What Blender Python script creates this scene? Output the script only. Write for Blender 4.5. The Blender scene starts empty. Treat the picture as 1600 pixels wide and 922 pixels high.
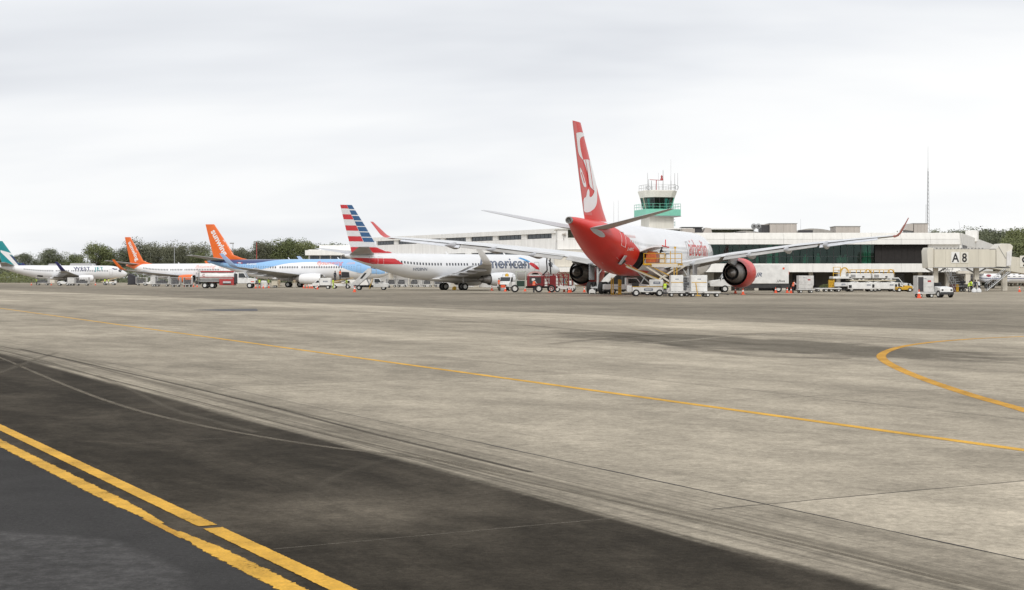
import bpy, bmesh, math, random
import numpy as np
from mathutils import Vector, Matrix
R = math.radians
random.seed(11); RNG = np.random.default_rng(11)
scn = bpy.context.scene
C = scn.collection

# ------------------------------------------------------------------ camera
F, HC, YH = 2312.0, 1.9, 433.8          # focal length in photo pixels, eye height, horizon row
cam_d = bpy.data.cameras.new('camera'); cam = bpy.data.objects.new('camera', cam_d); C.objects.link(cam)
cam_d.sensor_width = 36.0; cam_d.lens = 36.0*F/1600.0
cam_d.shift_y = -(461.0-YH)/1600.0
cam_d.clip_start = 0.1; cam_d.clip_end = 9000
cam.location = (0, 0, HC); cam.rotation_euler = (R(90), 0, 0)
scn.camera = cam

# ------------------------------------------------------------------ sky
SUN_EL, SUN_AZ = R(44), R(182)          # azimuth clockwise from +Y (north)
world = bpy.data.worlds.new('World'); scn.world = world; world.use_nodes = True
wn = world.node_tree.nodes; wl = world.node_tree.links; wn.clear()
def wnode(t, **k):
    n = wn.new(t)
    for a, b in k.items(): setattr(n, a, b)
    return n
wout = wnode('ShaderNodeOutputWorld'); wmix = wnode('ShaderNodeMixShader')
sky = wnode('ShaderNodeTexSky'); sky.sky_type = 'NISHITA'; sky.sun_disc = False
sky.sun_elevation = SUN_EL; sky.sun_rotation = SUN_AZ
bgs = wnode('ShaderNodeBackground'); bgs.inputs['Strength'].default_value = 0.11
bgc = wnode('ShaderNodeBackground'); bgc.inputs['Strength'].default_value = 1.06
wl.new(sky.outputs[0], bgs.inputs[0])
tc = wnode('ShaderNodeTexCoord'); sp = wnode('ShaderNodeSeparateXYZ'); wl.new(tc.outputs['Generated'], sp.inputs[0])
ab = wnode('ShaderNodeMath', operation='ABSOLUTE'); wl.new(sp.outputs[2], ab.inputs[0])
zz = wnode('ShaderNodeMath', operation='ADD'); zz.inputs[1].default_value = 0.17; wl.new(ab.outputs[0], zz.inputs[0])
dx = wnode('ShaderNodeMath', operation='DIVIDE'); wl.new(sp.outputs[0], dx.inputs[0]); wl.new(zz.outputs[0], dx.inputs[1])
dy = wnode('ShaderNodeMath', operation='DIVIDE'); wl.new(sp.outputs[1], dy.inputs[0]); wl.new(zz.outputs[0], dy.inputs[1])
cv = wnode('ShaderNodeCombineXYZ'); wl.new(dx.outputs[0], cv.inputs[0]); wl.new(dy.outputs[0], cv.inputs[1])
mp = wnode('ShaderNodeMapping'); mp.inputs['Rotation'].default_value = (0, 0, R(-16)); mp.inputs['Scale'].default_value = (0.6, 1.0, 1)
mp.inputs['Location'].default_value = (11.5, 2.2, 0)
wl.new(cv.outputs[0], mp.inputs[0])
n1 = wnode('ShaderNodeTexNoise'); n1.inputs['Scale'].default_value = 0.62; n1.inputs['Detail'].default_value = 5; n1.inputs['Roughness'].default_value = 0.5
n1.inputs['Distortion'].default_value = 0.25
wl.new(mp.outputs[0], n1.inputs['Vector'])
rmp = wnode('ShaderNodeValToRGB'); wl.new(n1.outputs[0], rmp.inputs[0])
e = rmp.color_ramp.elements
e[0].position = 0.30; e[0].color = (0.62, 0.64, 0.68, 1)
e[1].position = 0.60; e[1].color = (0.91, 0.91, 0.905, 1)
k = e.new(0.42); k.color = (0.76, 0.776, 0.803, 1)
k = e.new(0.50); k.color = (0.85, 0.858, 0.868, 1)
wl.new(rmp.outputs[0], bgc.inputs[0])
cov = wnode('ShaderNodeTexNoise'); cov.inputs['Scale'].default_value = 0.16; cov.inputs['Detail'].default_value = 3
wl.new(mp.outputs[0], cov.inputs['Vector'])
cr = wnode('ShaderNodeMapRange'); cr.inputs[1].default_value = 0.28; cr.inputs[2].default_value = 0.42; cr.inputs[3].default_value = 0.86; cr.inputs[4].default_value = 0.97
wl.new(cov.outputs[0], cr.inputs[0])
wl.new(cr.outputs[0], wmix.inputs[0]); wl.new(bgs.outputs[0], wmix.inputs[1]); wl.new(bgc.outputs[0], wmix.inputs[2])
wl.new(wmix.outputs[0], wout.inputs[0])

# ------------------------------------------------------------------ sun
sd = bpy.data.lights.new('sun', 'SUN'); sd.energy = 1.5; sd.angle = R(20); sd.color = (1, 0.965, 0.91)
so = bpy.data.objects.new('sun', sd); C.objects.link(so)
so.rotation_euler = Vector((math.sin(SUN_AZ)*math.cos(SUN_EL), math.cos(SUN_AZ)*math.cos(SUN_EL), math.sin(SUN_EL))).to_track_quat('Z', 'Y').to_euler()
so.location = (0, 0, 60)
scn.view_settings.view_transform = 'Standard'; scn.view_settings.look = 'None'
scn.view_settings.exposure = 0.1; scn.view_settings.gamma = 1.0; scn.view_settings.use_curve_mapping = False

# ------------------------------------------------------------------ helpers
def at(px, D, z=0.0): return Vector(((px-800.0)*D/F, D, z))
def gnd(px, py):
    D = F*HC/(py-YH); return Vector(((px-800.0)*D/F, D, 0))
def zat(py, D): return HC+(YH-py)*D/F

MATS = {}
def M(name, col, rough=0.5, metal=0.0, var=0.10, scale=2.5, bump=0.0, bscale=40, coat=0.0, spec=0.5, drip=False):
    if name in MATS: return MATS[name]
    m = bpy.data.materials.new(name); m.use_nodes = True; MATS[name] = m
    nt = m.node_tree; b = nt.nodes['Principled BSDF']
    b.inputs['Roughness'].default_value = rough; b.inputs['Metallic'].default_value = metal
    b.inputs['Specular IOR Level'].default_value = spec
    if coat: b.inputs['Coat Weight'].default_value = coat; b.inputs['Coat Roughness'].default_value = 0.08
    t = nt.nodes.new('ShaderNodeTexCoord'); n = nt.nodes.new('ShaderNodeTexNoise')
    n.inputs['Scale'].default_value = scale; n.inputs['Detail'].default_value = 5
    if drip:      # rain streaks running down the wall
        mpp = nt.nodes.new('ShaderNodeMapping'); mpp.inputs['Scale'].default_value = (1.0, 1.0, 0.10); nt.links.new(t.outputs['Object'], mpp.inputs[0]); nt.links.new(mpp.outputs[0], n.inputs['Vector']); n.inputs['Roughness'].default_value = 0.7
    else: nt.links.new(t.outputs['Object'], n.inputs['Vector'])
    mr = nt.nodes.new('ShaderNodeMapRange'); mr.inputs[1].default_value = 0.3; mr.inputs[2].default_value = 0.7
    mr.inputs[3].default_value = 1-var; mr.inputs[4].default_value = 1+var*0.4
    nt.links.new(n.outputs[0], mr.inputs[0])
    mx = nt.nodes.new('ShaderNodeMix'); mx.data_type = 'RGBA'; mx.blend_type = 'MULTIPLY'; mx.inputs[0].default_value = 1
    mx.inputs[6].default_value = (*col, 1); nt.links.new(mr.outputs[0], mx.inputs[7])
    nt.links.new(mx.outputs[2], b.inputs['Base Color'])
    if bump:
        n2 = nt.nodes.new('ShaderNodeTexNoise'); n2.inputs['Scale'].default_value = bscale; n2.inputs['Detail'].default_value = 4
        nt.links.new(t.outputs['Object'], n2.inputs['Vector'])
        bp = nt.nodes.new('ShaderNodeBump'); bp.inputs['Strength'].default_value = bump; bp.inputs['Distance'].default_value = 0.02
        nt.links.new(n2.outputs[0], bp.inputs['Height']); nt.links.new(bp.outputs[0], b.inputs['Normal'])
    return m

class MB:
    def __init__(s): s.v = []; s.f = []; s.m = []
    def add(s, vs, fs, mi=0):
        o = len(s.v); s.v += [tuple(p) for p in vs]; s.f += [tuple(i+o for i in f) for f in fs]; s.m += [mi]*len(fs); return s
    def box(s, c, d, mi=0, rot=None):
        x, y, z = d[0]/2, d[1]/2, d[2]/2
        vs = [Vector(q) for q in ((-x,-y,-z),(x,-y,-z),(x,y,-z),(-x,y,-z),(-x,-y,z),(x,-y,z),(x,y,z),(-x,y,z))]
        if rot is not None: vs = [rot @ q for q in vs]
        c = Vector(c)
        return s.add([q+c for q in vs], [(3,2,1,0),(4,5,6,7),(0,1,5,4),(1,2,6,5),(2,3,7,6),(3,0,4,7)], mi)
    def bx(s, x0, x1, y0, y1, z0, z1, mi=0):
        return s.box(((x0+x1)/2,(y0+y1)/2,(z0+z1)/2), (abs(x1-x0),abs(y1-y0),abs(z1-z0)), mi)
    def bar(s, p0, p1, w, h=None, mi=0):
        p0, p1 = Vector(p0), Vector(p1); h = h or w; d = p1-p0
        q = d.to_track_quat('X', 'Z').to_matrix()
        return s.box((p0+p1)/2, (d.length, w, h), mi, q)
    def tube(s, p0, p1, r0, r1=None, n=10, mi=0):
        p0, p1 = Vector(p0), Vector(p1); r1 = r0 if r1 is None else r1
        q = (p1-p0).to_track_quat('Z', 'Y').to_matrix(); vs = []
        for p, r in ((p0, r0), (p1, r1)):
            for i in range(n):
                a = 2*math.pi*i/n; vs.append(p+q @ Vector((math.cos(a)*r, math.sin(a)*r, 0)))
        fs = [(i, (i+1) % n, n+(i+1) % n, n+i) for i in range(n)]+[tuple(range(n-1, -1, -1)), tuple(range(n, 2*n))]
        return s.add(vs, fs, mi)
    def path(s, pts, r, n=6, mi=0):
        for a, b in zip(pts[:-1], pts[1:]): s.tube(a, b, r, r, n, mi)
        return s
    def loft(s, rings, mi=0, cap=True, closed=True):
        n = len(rings[0]); vs = [p for r in rings for p in r]; fs = []
        for k in range(len(rings)-1):
            for i in range(n if closed else n-1):
                j = (i+1) % n; fs.append((k*n+i, k*n+j, (k+1)*n+j, (k+1)*n+i))
        if cap and closed:
            fs.append(tuple(range(n-1, -1, -1))); fs.append(tuple(range((len(rings)-1)*n, len(rings)*n)))
        return s.add(vs, fs, mi)
    def prism(s, pts, y0, y1, mi=0):
        """polygon (x,z) extruded along y"""
        n = len(pts); vs = [(x, y0, z) for x, z in pts]+[(x, y1, z) for x, z in pts]
        fs = [tuple(range(n)), tuple(range(2*n-1, n-1, -1))]+[(i, n+i, n+(i+1) % n, (i+1) % n) for i in range(n)]
        return s.add(vs, fs, mi)
    def lathe(s, prof, axis='x', c=(0,0,0), n=24, mi=0, cap=False):
        rings = []
        for t, r in prof:
            ring = []
            for i in range(n):
                a = 2*math.pi*i/n; p, q = math.cos(a)*r, math.sin(a)*r
                ring.append((c[0]+t, c[1]+p, c[2]+q) if axis == 'x' else (c[0]+q, c[1]+t, c[2]+p) if axis == 'y' else (c[0]+p, c[1]+q, c[2]+t))
            rings.append(ring)
        return s.loft(rings, mi, cap)
    def mesh(s, name, mats, smooth=35):
        me = bpy.data.meshes.new(name); me.from_pydata(s.v, [], s.f)
        for m in mats: me.materials.append(m)
        me.polygons.foreach_set('material_index', s.m)
        bm = bmesh.new(); bm.from_mesh(me); bmesh.ops.recalc_face_normals(bm, faces=bm.faces); bm.to_mesh(me); bm.free()
        if smooth:
            me.polygons.foreach_set('use_smooth', [True]*len(me.polygons)); me.set_sharp_from_angle(angle=R(smooth))
        return me
    def build(s, name, mats, parent=None, smooth=35, bev=0.0):
        if not isinstance(mats, (list, tuple)): mats = [mats]
        o = bpy.data.objects.new(name, s.mesh(name, mats, smooth)); C.objects.link(o); o.parent = parent
        if bev:
            b = o.modifiers.new('b', 'BEVEL'); b.width = bev; b.segments = 2; b.limit_method = 'ANGLE'; b.angle_limit = R(40)
        return o
def link_mesh(name, me, parent=None, loc=(0,0,0), rot=(0,0,0)):
    o = bpy.data.objects.new(name, me); C.objects.link(o); o.parent = parent; o.location = loc; o.rotation_euler = rot; return o
def tag(o, label=None, cat=None, group=None, kind=None):
    if label: o['label'] = label
    if cat: o['category'] = cat
    if group: o['group'] = group
    if kind: o['kind'] = kind
    return o
def thing(name, label, cat, loc=(0,0,0), rz=0.0, group=None):
    o = bpy.data.objects.new(name, None); C.objects.link(o); o.location = loc; o.rotation_euler = (0, 0, rz)
    o.empty_display_size = 0.3
    return tag(o, label, cat, group)
def struct(o): o['kind'] = 'structure'; return o

def bisect2d(me2, step):
    """cut a flat mesh (x,y) on a grid so that it can follow a curved skin; returns verts, faces"""
    bm = bmesh.new(); bm.from_mesh(me2)
    if len(bm.verts):
        xs = [v.co.x for v in bm.verts]; ys = [v.co.y for v in bm.verts]
        for ax, lo, hi in ((0, min(xs), max(xs)), (1, min(ys), max(ys))):
            k = math.floor(lo/step)+1
            while k*step < hi:
                co = [0,0,0]; no = [0,0,0]; co[ax] = k*step; no[ax] = 1
                bmesh.ops.bisect_plane(bm, geom=bm.verts[:]+bm.edges[:]+bm.faces[:], plane_co=co, plane_no=no); k += 1
        bmesh.ops.triangulate(bm, faces=bm.faces[:])
    bm.verts.ensure_lookup_table(); bm.verts.index_update()
    vs = [(v.co.x, v.co.y) for v in bm.verts]; fs = [tuple(v.index for v in f.verts) for f in bm.faces]
    bm.free(); return vs, fs
def text2d(body, size=1.0, bold=0.0, shear=0.0, step=0.3, space=1.0, align='LEFT'):
    cu = bpy.data.curves.new('t', 'FONT'); cu.body = body; cu.size = size; cu.offset = bold*size; cu.shear = shear
    cu.space_character = space; cu.align_x = align; cu.resolution_u = 3
    o = bpy.data.objects.new('t', cu); C.objects.link(o)
    dg = bpy.context.evaluated_depsgraph_get(); dg.update()
    me = bpy.data.meshes.new_from_object(o.evaluated_get(dg))
    C.objects.unlink(o); bpy.data.objects.remove(o); bpy.data.curves.remove(cu)
    r = bisect2d(me, step); bpy.data.meshes.remove(me); return r
def poly2d(pts, step=0.3):
    me = bpy.data.meshes.new('p'); me.from_pydata([(x, y, 0) for x, y in pts], [], [tuple(range(len(pts)))])
    r = bisect2d(me, step); bpy.data.meshes.remove(me); return r
def decal(name, vf, fn, mat, parent):
    vs, fs = vf
    b = MB(); b.add([fn(x, y) for x, y in vs], fs)
    return b.build(name, mat, parent, smooth=60)
def flat_text(name, body, h, org, xd, yd, mat, parent, bold=0.015, shear=0, space=1.0, align='LEFT'):
    vf = text2d(body, h/0.72, bold, shear, 50, space, align); org, xd, yd = Vector(org), Vector(xd), Vector(yd)
    return decal(name, vf, lambda x, y: org+xd*x+yd*y, mat, parent)

def pchip(xs, ys):
    xs = np.array(xs, float); ys = np.array(ys, float); h = np.diff(xs); d = np.diff(ys)/h; m = np.zeros_like(xs)
    for i in range(1, len(xs)-1):
        if d[i-1]*d[i] > 0:
            w1, w2 = 2*h[i]+h[i-1], h[i]+2*h[i-1]; m[i] = (w1+w2)/(w1/d[i-1]+w2/d[i])
    m[0] = d[0]; m[-1] = d[-1]
    def f(x):
        x = min(max(x, xs[0]), xs[-1]); i = min(max(int(np.searchsorted(xs, x))-1, 0), len(xs)-2)
        t = (x-xs[i])/h[i]
        return float((2*t**3-3*t**2+1)*ys[i]+(t**3-2*t*t+t)*h[i]*m[i]+(-2*t**3+3*t*t)*ys[i+1]+(t**3-t*t)*h[i]*m[i+1])
    return f
def catmull(pts, k=8):
    out = []; n = len(pts)
    for i in range(n-1):
        p0, p1, p2, p3 = pts[max(i-1, 0)], pts[i], pts[i+1], pts[min(i+2, n-1)]
        for j in range(k):
            t = j/k; out.append(0.5*((2*p1)+(p2-p0)*t+(2*p0-5*p1+4*p2-p3)*t*t+(3*p1-p0-3*p2+p3)*t**3))
    out.append(pts[-1]); return out
# ------------------------------------------------------------------ materials
white = M('white paint', (0.80, 0.80, 0.785), 0.38, var=0.16, scale=1.6, coat=0.15)
awhite = M('aircraft white', (0.86, 0.86, 0.87), 0.25, var=0.04, scale=0.35, coat=0.4)
silver = M('mica silver paint', (0.78, 0.79, 0.805), 0.28, 0.1, var=0.05, scale=0.35, coat=0.3)
wing_shade = M('wing underside painted shade', (0.44, 0.435, 0.42), 0.5, var=0.25, scale=0.6)  # light wing paint darkened to stand in for shade below
flapm = M('flap beige grey', (0.46, 0.45, 0.43), 0.5, var=0.25, scale=0.6)
wgrey = M('wing grey', (0.50, 0.51, 0.53), 0.38, var=0.12, scale=0.5)
wtop = M('wing light grey', (0.68, 0.69, 0.70), 0.35, var=0.10, scale=0.5)
bare = M('bare metal', (0.55, 0.54, 0.52), 0.3, 0.9, var=0.15, scale=1.5)
nozzle = M('heat stained metal', (0.34, 0.32, 0.30), 0.42, 0.5, var=0.35, scale=2.0)
darkduct = M('engine duct black', (0.02, 0.02, 0.02), 0.6, var=0.3)
tyre = M('tyre rubber', (0.022, 0.022, 0.023), 0.8, var=0.3, scale=4)
rimm = M('wheel rim paint', (0.72, 0.72, 0.70), 0.45, var=0.15)
gearm = M('landing gear paint', (0.60, 0.61, 0.61), 0.4, var=0.25)
black = M('black plastic', (0.02, 0.02, 0.022), 0.5, var=0.2)
chassis = M('chassis dark grey', (0.045, 0.045, 0.047), 0.6, var=0.3)
glassd = M('dark vehicle glass', (0.018, 0.024, 0.028), 0.06, var=0.1, spec=0.8)
pane_g = M('cabin window washed pale', (0.52, 0.53, 0.54), 0.15, var=0.1)  # dark panes paled in the colour to imitate glare washing them out
pane_m = M('cabin window dark', (0.035, 0.04, 0.05), 0.12, var=0.1, spec=0.7)
red_ab = M('livery red', (0.72, 0.026, 0.018), 0.35, var=0.08, scale=0.4, coat=0.12, spec=0.3)
white_ab = M('livery white lettering', (0.84, 0.83, 0.83), 0.3, var=0.03)
red_aa = M('stripe red', (0.56, 0.028, 0.036), 0.3, var=0.05, coat=0.3)
blue_aa = M('stripe blue', (0.018, 0.095, 0.235), 0.3, var=0.10, scale=0.9, coat=0.3)
grey_aa = M('stripe silver grey', (0.70, 0.71, 0.72), 0.3, var=0.06, coat=0.2)
txt_aa = M('slate blue lettering', (0.135, 0.16, 0.22), 0.4, var=0.05)
lblue_aa = M('emblem light blue', (0.06, 0.30, 0.62), 0.3, var=0.15, scale=1.5)
orange = M('livery orange', (0.82, 0.16, 0.025), 0.28, var=0.05, coat=0.3)
pink_sw = M('lettering coral red', (0.78, 0.17, 0.14), 0.4, var=0.05)
palepink_sw = M('lettering pale coral', (0.83, 0.46, 0.40), 0.4, var=0.05)
navy_sw = M('livery navy', (0.045, 0.07, 0.19), 0.28, var=0.05, coat=0.3)
sky_sw = M('livery sky blue', (0.29, 0.52, 0.83), 0.28, var=0.05, coat=0.3)
paleblue_sw = M('winglet pale blue', (0.40, 0.55, 0.82), 0.3, var=0.05)
teal_wj = M('livery teal', (0.012, 0.27, 0.29), 0.3, var=0.05, coat=0.3)
navy_wj = M('livery dark navy', (0.022, 0.022, 0.12), 0.3, var=0.05, coat=0.3)
yellow = M('safety yellow paint', (0.66, 0.38, 0.02), 0.5, var=0.2, scale=4)
maroon = M('maroon paint', (0.22, 0.018, 0.022), 0.42, var=0.2, scale=3)
redv = M('truck red paint', (0.45, 0.05, 0.05), 0.4, var=0.12)
cone_o = M('cone orange', (0.80, 0.10, 0.03), 0.5, var=0.1)
cone_w = M('reflective white band', (0.8, 0.8, 0.8), 0.4, var=0.05)
steel = M('galvanised steel', (0.42, 0.43, 0.44), 0.42, 0.6, var=0.2, scale=5)
greyp = M('grey paint', (0.32, 0.32, 0.32), 0.5, var=0.15)
belt = M('rubber belt', (0.05, 0.05, 0.05), 0.8, var=0.2)
wall_w = M('render off white', (0.90, 0.89, 0.87), 0.8, var=0.14, scale=1.3, bump=0.15, bscale=8, drip=True)
wall_b = M('render beige', (0.70, 0.66, 0.58), 0.85, var=0.16, scale=1.3, bump=0.15, bscale=8, drip=True)
wall_p = M('painted fascia', (0.80, 0.785, 0.745), 0.7, var=0.14, scale=1.3, drip=True)
wall_p2 = M('painted fascia light', (0.89, 0.88, 0.85), 0.65, var=0.13, scale=1.3, drip=True)
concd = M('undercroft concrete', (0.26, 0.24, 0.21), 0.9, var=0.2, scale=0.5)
roofg = M('roof membrane', (0.42, 0.41, 0.39), 0.9, var=0.15, scale=0.5)
hvac = M('rooftop unit beige', (0.50, 0.455, 0.41), 0.6, var=0.16, scale=1.3, drip=True)
louver = M('dark louvre', (0.055, 0.052, 0.055), 0.5, var=0.2)
mullion = M('dark bronze mullion', (0.04, 0.042, 0.045), 0.4, var=0.1)
screen = M('black sun screen mesh', (0.022, 0.019, 0.018), 0.9, var=0.2)
mint = M('mint green paint', (0.20, 0.54, 0.41), 0.5, var=0.08)
tower_w = M('tower render', (0.74, 0.72, 0.65), 0.75, var=0.12, scale=1.3, drip=True)
bridge_m = M('jet bridge cream paint', (0.66, 0.625, 0.53), 0.55, var=0.13, scale=1.3, drip=True)
bridge_l = M('jet bridge pale paint', (0.70, 0.67, 0.59), 0.55, var=0.12, scale=1.3, drip=True)
sign_w = M('sign panel white', (0.80, 0.80, 0.78), 0.5, var=0.03)
skin = M('skin', (0.20, 0.10, 0.06), 0.6, var=0.1)
hairm = M('dark hair', (0.015, 0.012, 0.01), 0.7)
hivis = M('high visibility yellow', (0.55, 0.75, 0.03), 0.6, var=0.1)
hivor = M('high visibility orange', (0.85, 0.13, 0.03), 0.6, var=0.1)
trouser = M('dark trousers', (0.022, 0.024, 0.04), 0.85, var=0.2)
shirt_w = M('white shirt', (0.72, 0.73, 0.74), 0.8, var=0.06)
shirt_d = M('dark shirt', (0.03, 0.035, 0.05), 0.8, var=0.1)
shirt_k = M('khaki clothing', (0.38, 0.30, 0.20), 0.8, var=0.1)
tealbag = M('teal bag', (0.02, 0.3, 0.36), 0.7)
grass_m = M('grass field', (0.10, 0.115, 0.035), 0.95, var=0.5, scale=0.08)
bark = M('bark', (0.11, 0.085, 0.06), 0.9, var=0.3, bump=0.5, bscale=6)
dirtw = M('weathered white cart paint', (0.66, 0.655, 0.64), 0.5, var=0.22, scale=3)
cargo_o = M('orange plastic wrap', (0.62, 0.16, 0.05), 0.5, var=0.25, scale=5)

def glass_mat(name, tint, clear):
    m = bpy.data.materials.new(name); m.use_nodes = True; nt = m.node_tree; nt.nodes.clear()
    o = nt.nodes.new('ShaderNodeOutputMaterial'); t = nt.nodes.new('ShaderNodeBsdfTransparent'); t.inputs[0].default_value = (*tint, 1)
    g = nt.nodes.new('ShaderNodeBsdfGlossy'); g.inputs['Roughness'].default_value = 0.03; g.inputs[0].default_value = (0.8, 0.9, 0.88, 1)
    fr = nt.nodes.new('ShaderNodeFresnel'); fr.inputs[0].default_value = 1.5
    mx = nt.nodes.new('ShaderNodeMixShader')
    nt.links.new(fr.outputs[0], mx.inputs[0]); nt.links.new(t.outputs[0], mx.inputs[1]); nt.links.new(g.outputs[0], mx.inputs[2])
    nt.links.new(mx.outputs[0], o.inputs[0]); MATS[name] = m; return m
tglass = glass_mat('green tinted glass', (0.34, 0.60, 0.52), 1)
cglass = glass_mat('tower cab glass', (0.14, 0.36, 0.32), 1)
def leaf_mat(name, ca, cb):
    m = bpy.data.materials.new(name); m.use_nodes = True; nt = m.node_tree; b = nt.nodes['Principled BSDF']
    b.inputs['Roughness'].default_value = 0.65; b.inputs['Specular IOR Level'].default_value = 0.25
    g = nt.nodes.new('ShaderNodeNewGeometry'); oi = nt.nodes.new('ShaderNodeObjectInfo'); t = nt.nodes.new('ShaderNodeTexCoord')
    n = nt.nodes.new('ShaderNodeTexNoise'); n.inputs['Scale'].default_value = 0.45; nt.links.new(t.outputs['Object'], n.inputs['Vector'])
    a = nt.nodes.new('ShaderNodeMath'); a.operation = 'ADD'; nt.links.new(g.outputs['Random Per Island'], a.inputs[0]); nt.links.new(oi.outputs['Random'], a.inputs[1])
    a2 = nt.nodes.new('ShaderNodeMath'); a2.operation = 'MULTIPLY_ADD'; a2.inputs[1].default_value = 0.30; nt.links.new(a.outputs[0], a2.inputs[0])
    n2 = nt.nodes.new('ShaderNodeMath'); n2.operation = 'MULTIPLY'; n2.inputs[1].default_value = 0.6; nt.links.new(n.outputs[0], n2.inputs[0])
    nt.links.new(n2.outputs[0], a2.inputs[2])
    mx = nt.nodes.new('ShaderNodeMix'); mx.data_type = 'RGBA'; mx.inputs[6].default_value = (*ca, 1); mx.inputs[7].default_value = (*cb, 1)
    nt.links.new(a2.outputs[0], mx.inputs[0]); nt.links.new(mx.outputs[2], b.inputs['Base Color'])
    return m
leafA = leaf_mat('leaves hazed deep green', (0.058, 0.076, 0.042), (0.20, 0.212, 0.13))  # leaf colours lightened to imitate distance haze
leafB = leaf_mat('leaves hazed dusty grey green', (0.075, 0.086, 0.052), (0.215, 0.215, 0.145))  # dry grey-green foliage, also paled in the colour for haze
leafC = leaf_mat('leaves fresh green', (0.060, 0.088, 0.030), (0.22, 0.235, 0.105))
# ------------------------------------------------------------------ ground
DX, DY = -0.475, 0.880                   # taxiway direction; v runs across it
def uv(p): return (DX*p.x+DY*p.y, DY*p.x-DX*p.y)
def xy(u, v, z=0.0): return Vector((DX*u+DY*v, DY*u-DX*v, z))

def nodes_of(name):
    m = bpy.data.materials.new(name); m.use_nodes = True; MATS[name] = m
    nt = m.node_tree; return m, nt, nt.nodes, nt.links, nt.nodes['Principled BSDF']
class NG:
    """tiny node-graph builder"""
    def __init__(s, nt): s.nt = nt
    def _in(s, n, i, v):
        if v is None: return
        if hasattr(v, 'is_linked') or isinstance(v, bpy.types.NodeSocket): s.nt.links.new(v, n.inputs[i])
        else: n.inputs[i].default_value = v
    def math(s, op, a, b=None, c=None, clamp=False):
        n = s.nt.nodes.new('ShaderNodeMath'); n.operation = op; n.use_clamp = clamp
        s._in(n, 0, a); s._in(n, 1, b); s._in(n, 2, c); return n.outputs[0]
    def noise(s, vec, scale, detail=4, rough=0.55, dist=0.0):
        n = s.nt.nodes.new('ShaderNodeTexNoise'); s._in(n, 'Vector', vec)
        n.inputs['Scale'].default_value = scale; n.inputs['Detail'].default_value = detail; n.inputs['Roughness'].default_value = rough
        n.inputs['Distortion'].default_value = dist; return n.outputs[0]
    def rng(s, v, a, b, c, d, smooth=True):
        n = s.nt.nodes.new('ShaderNodeMapRange'); n.interpolation_type = 'SMOOTHSTEP' if smooth else 'LINEAR'
        s._in(n, 0, v)
        for i, q in enumerate((a, b, c, d)): s._in(n, i+1, q)
        return n.outputs[0]
    def comb(s, x, y, z=0.0):
        n = s.nt.nodes.new('ShaderNodeCombineXYZ'); s._in(n, 0, x); s._in(n, 1, y); s._in(n, 2, z); return n.outputs[0]
    def mix(s, f, a, b, mode='MIX'):
        n = s.nt.nodes.new('ShaderNodeMix'); n.data_type = 'RGBA'; n.blend_type = mode
        s._in(n, 0, f); s._in(n, 6, a if not isinstance(a, tuple) else (*a, 1)); s._in(n, 7, b if not isinstance(b, tuple) else (*b, 1)); return n.outputs[2]
    def ramp(s, v, stops):
        n = s.nt.nodes.new('ShaderNodeValToRGB'); s._in(n, 0, v); e = n.color_ramp.elements
        e[0].position, e[0].color = stops[0][0], (*[stops[0][1]/2]*3, 1); e[1].position, e[1].color = stops[-1][0], (*[stops[-1][1]/2]*3, 1)
        for p, c in stops[1:-1]:
            k = e.new(p); k.color = (c/2, c/2, c/2, 1)
        return s.math('MULTIPLY', n.outputs[0], 2.0)
def uvcoords(nt):
    g = NG(nt); t = nt.nodes.new('ShaderNodeNewGeometry'); sx = nt.nodes.new('ShaderNodeSeparateXYZ'); nt.links.new(t.outputs['Position'], sx.inputs[0])
    x, y = sx.outputs[0], sx.outputs[1]
    u = g.math('ADD', g.math('MULTIPLY', x, DX), g.math('MULTIPLY', y, DY))
    v = g.math('SUBTRACT', g.math('MULTIPLY', x, DY), g.math('MULTIPLY', y, DX))
    return g, t.outputs['Position'], u, v

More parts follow.
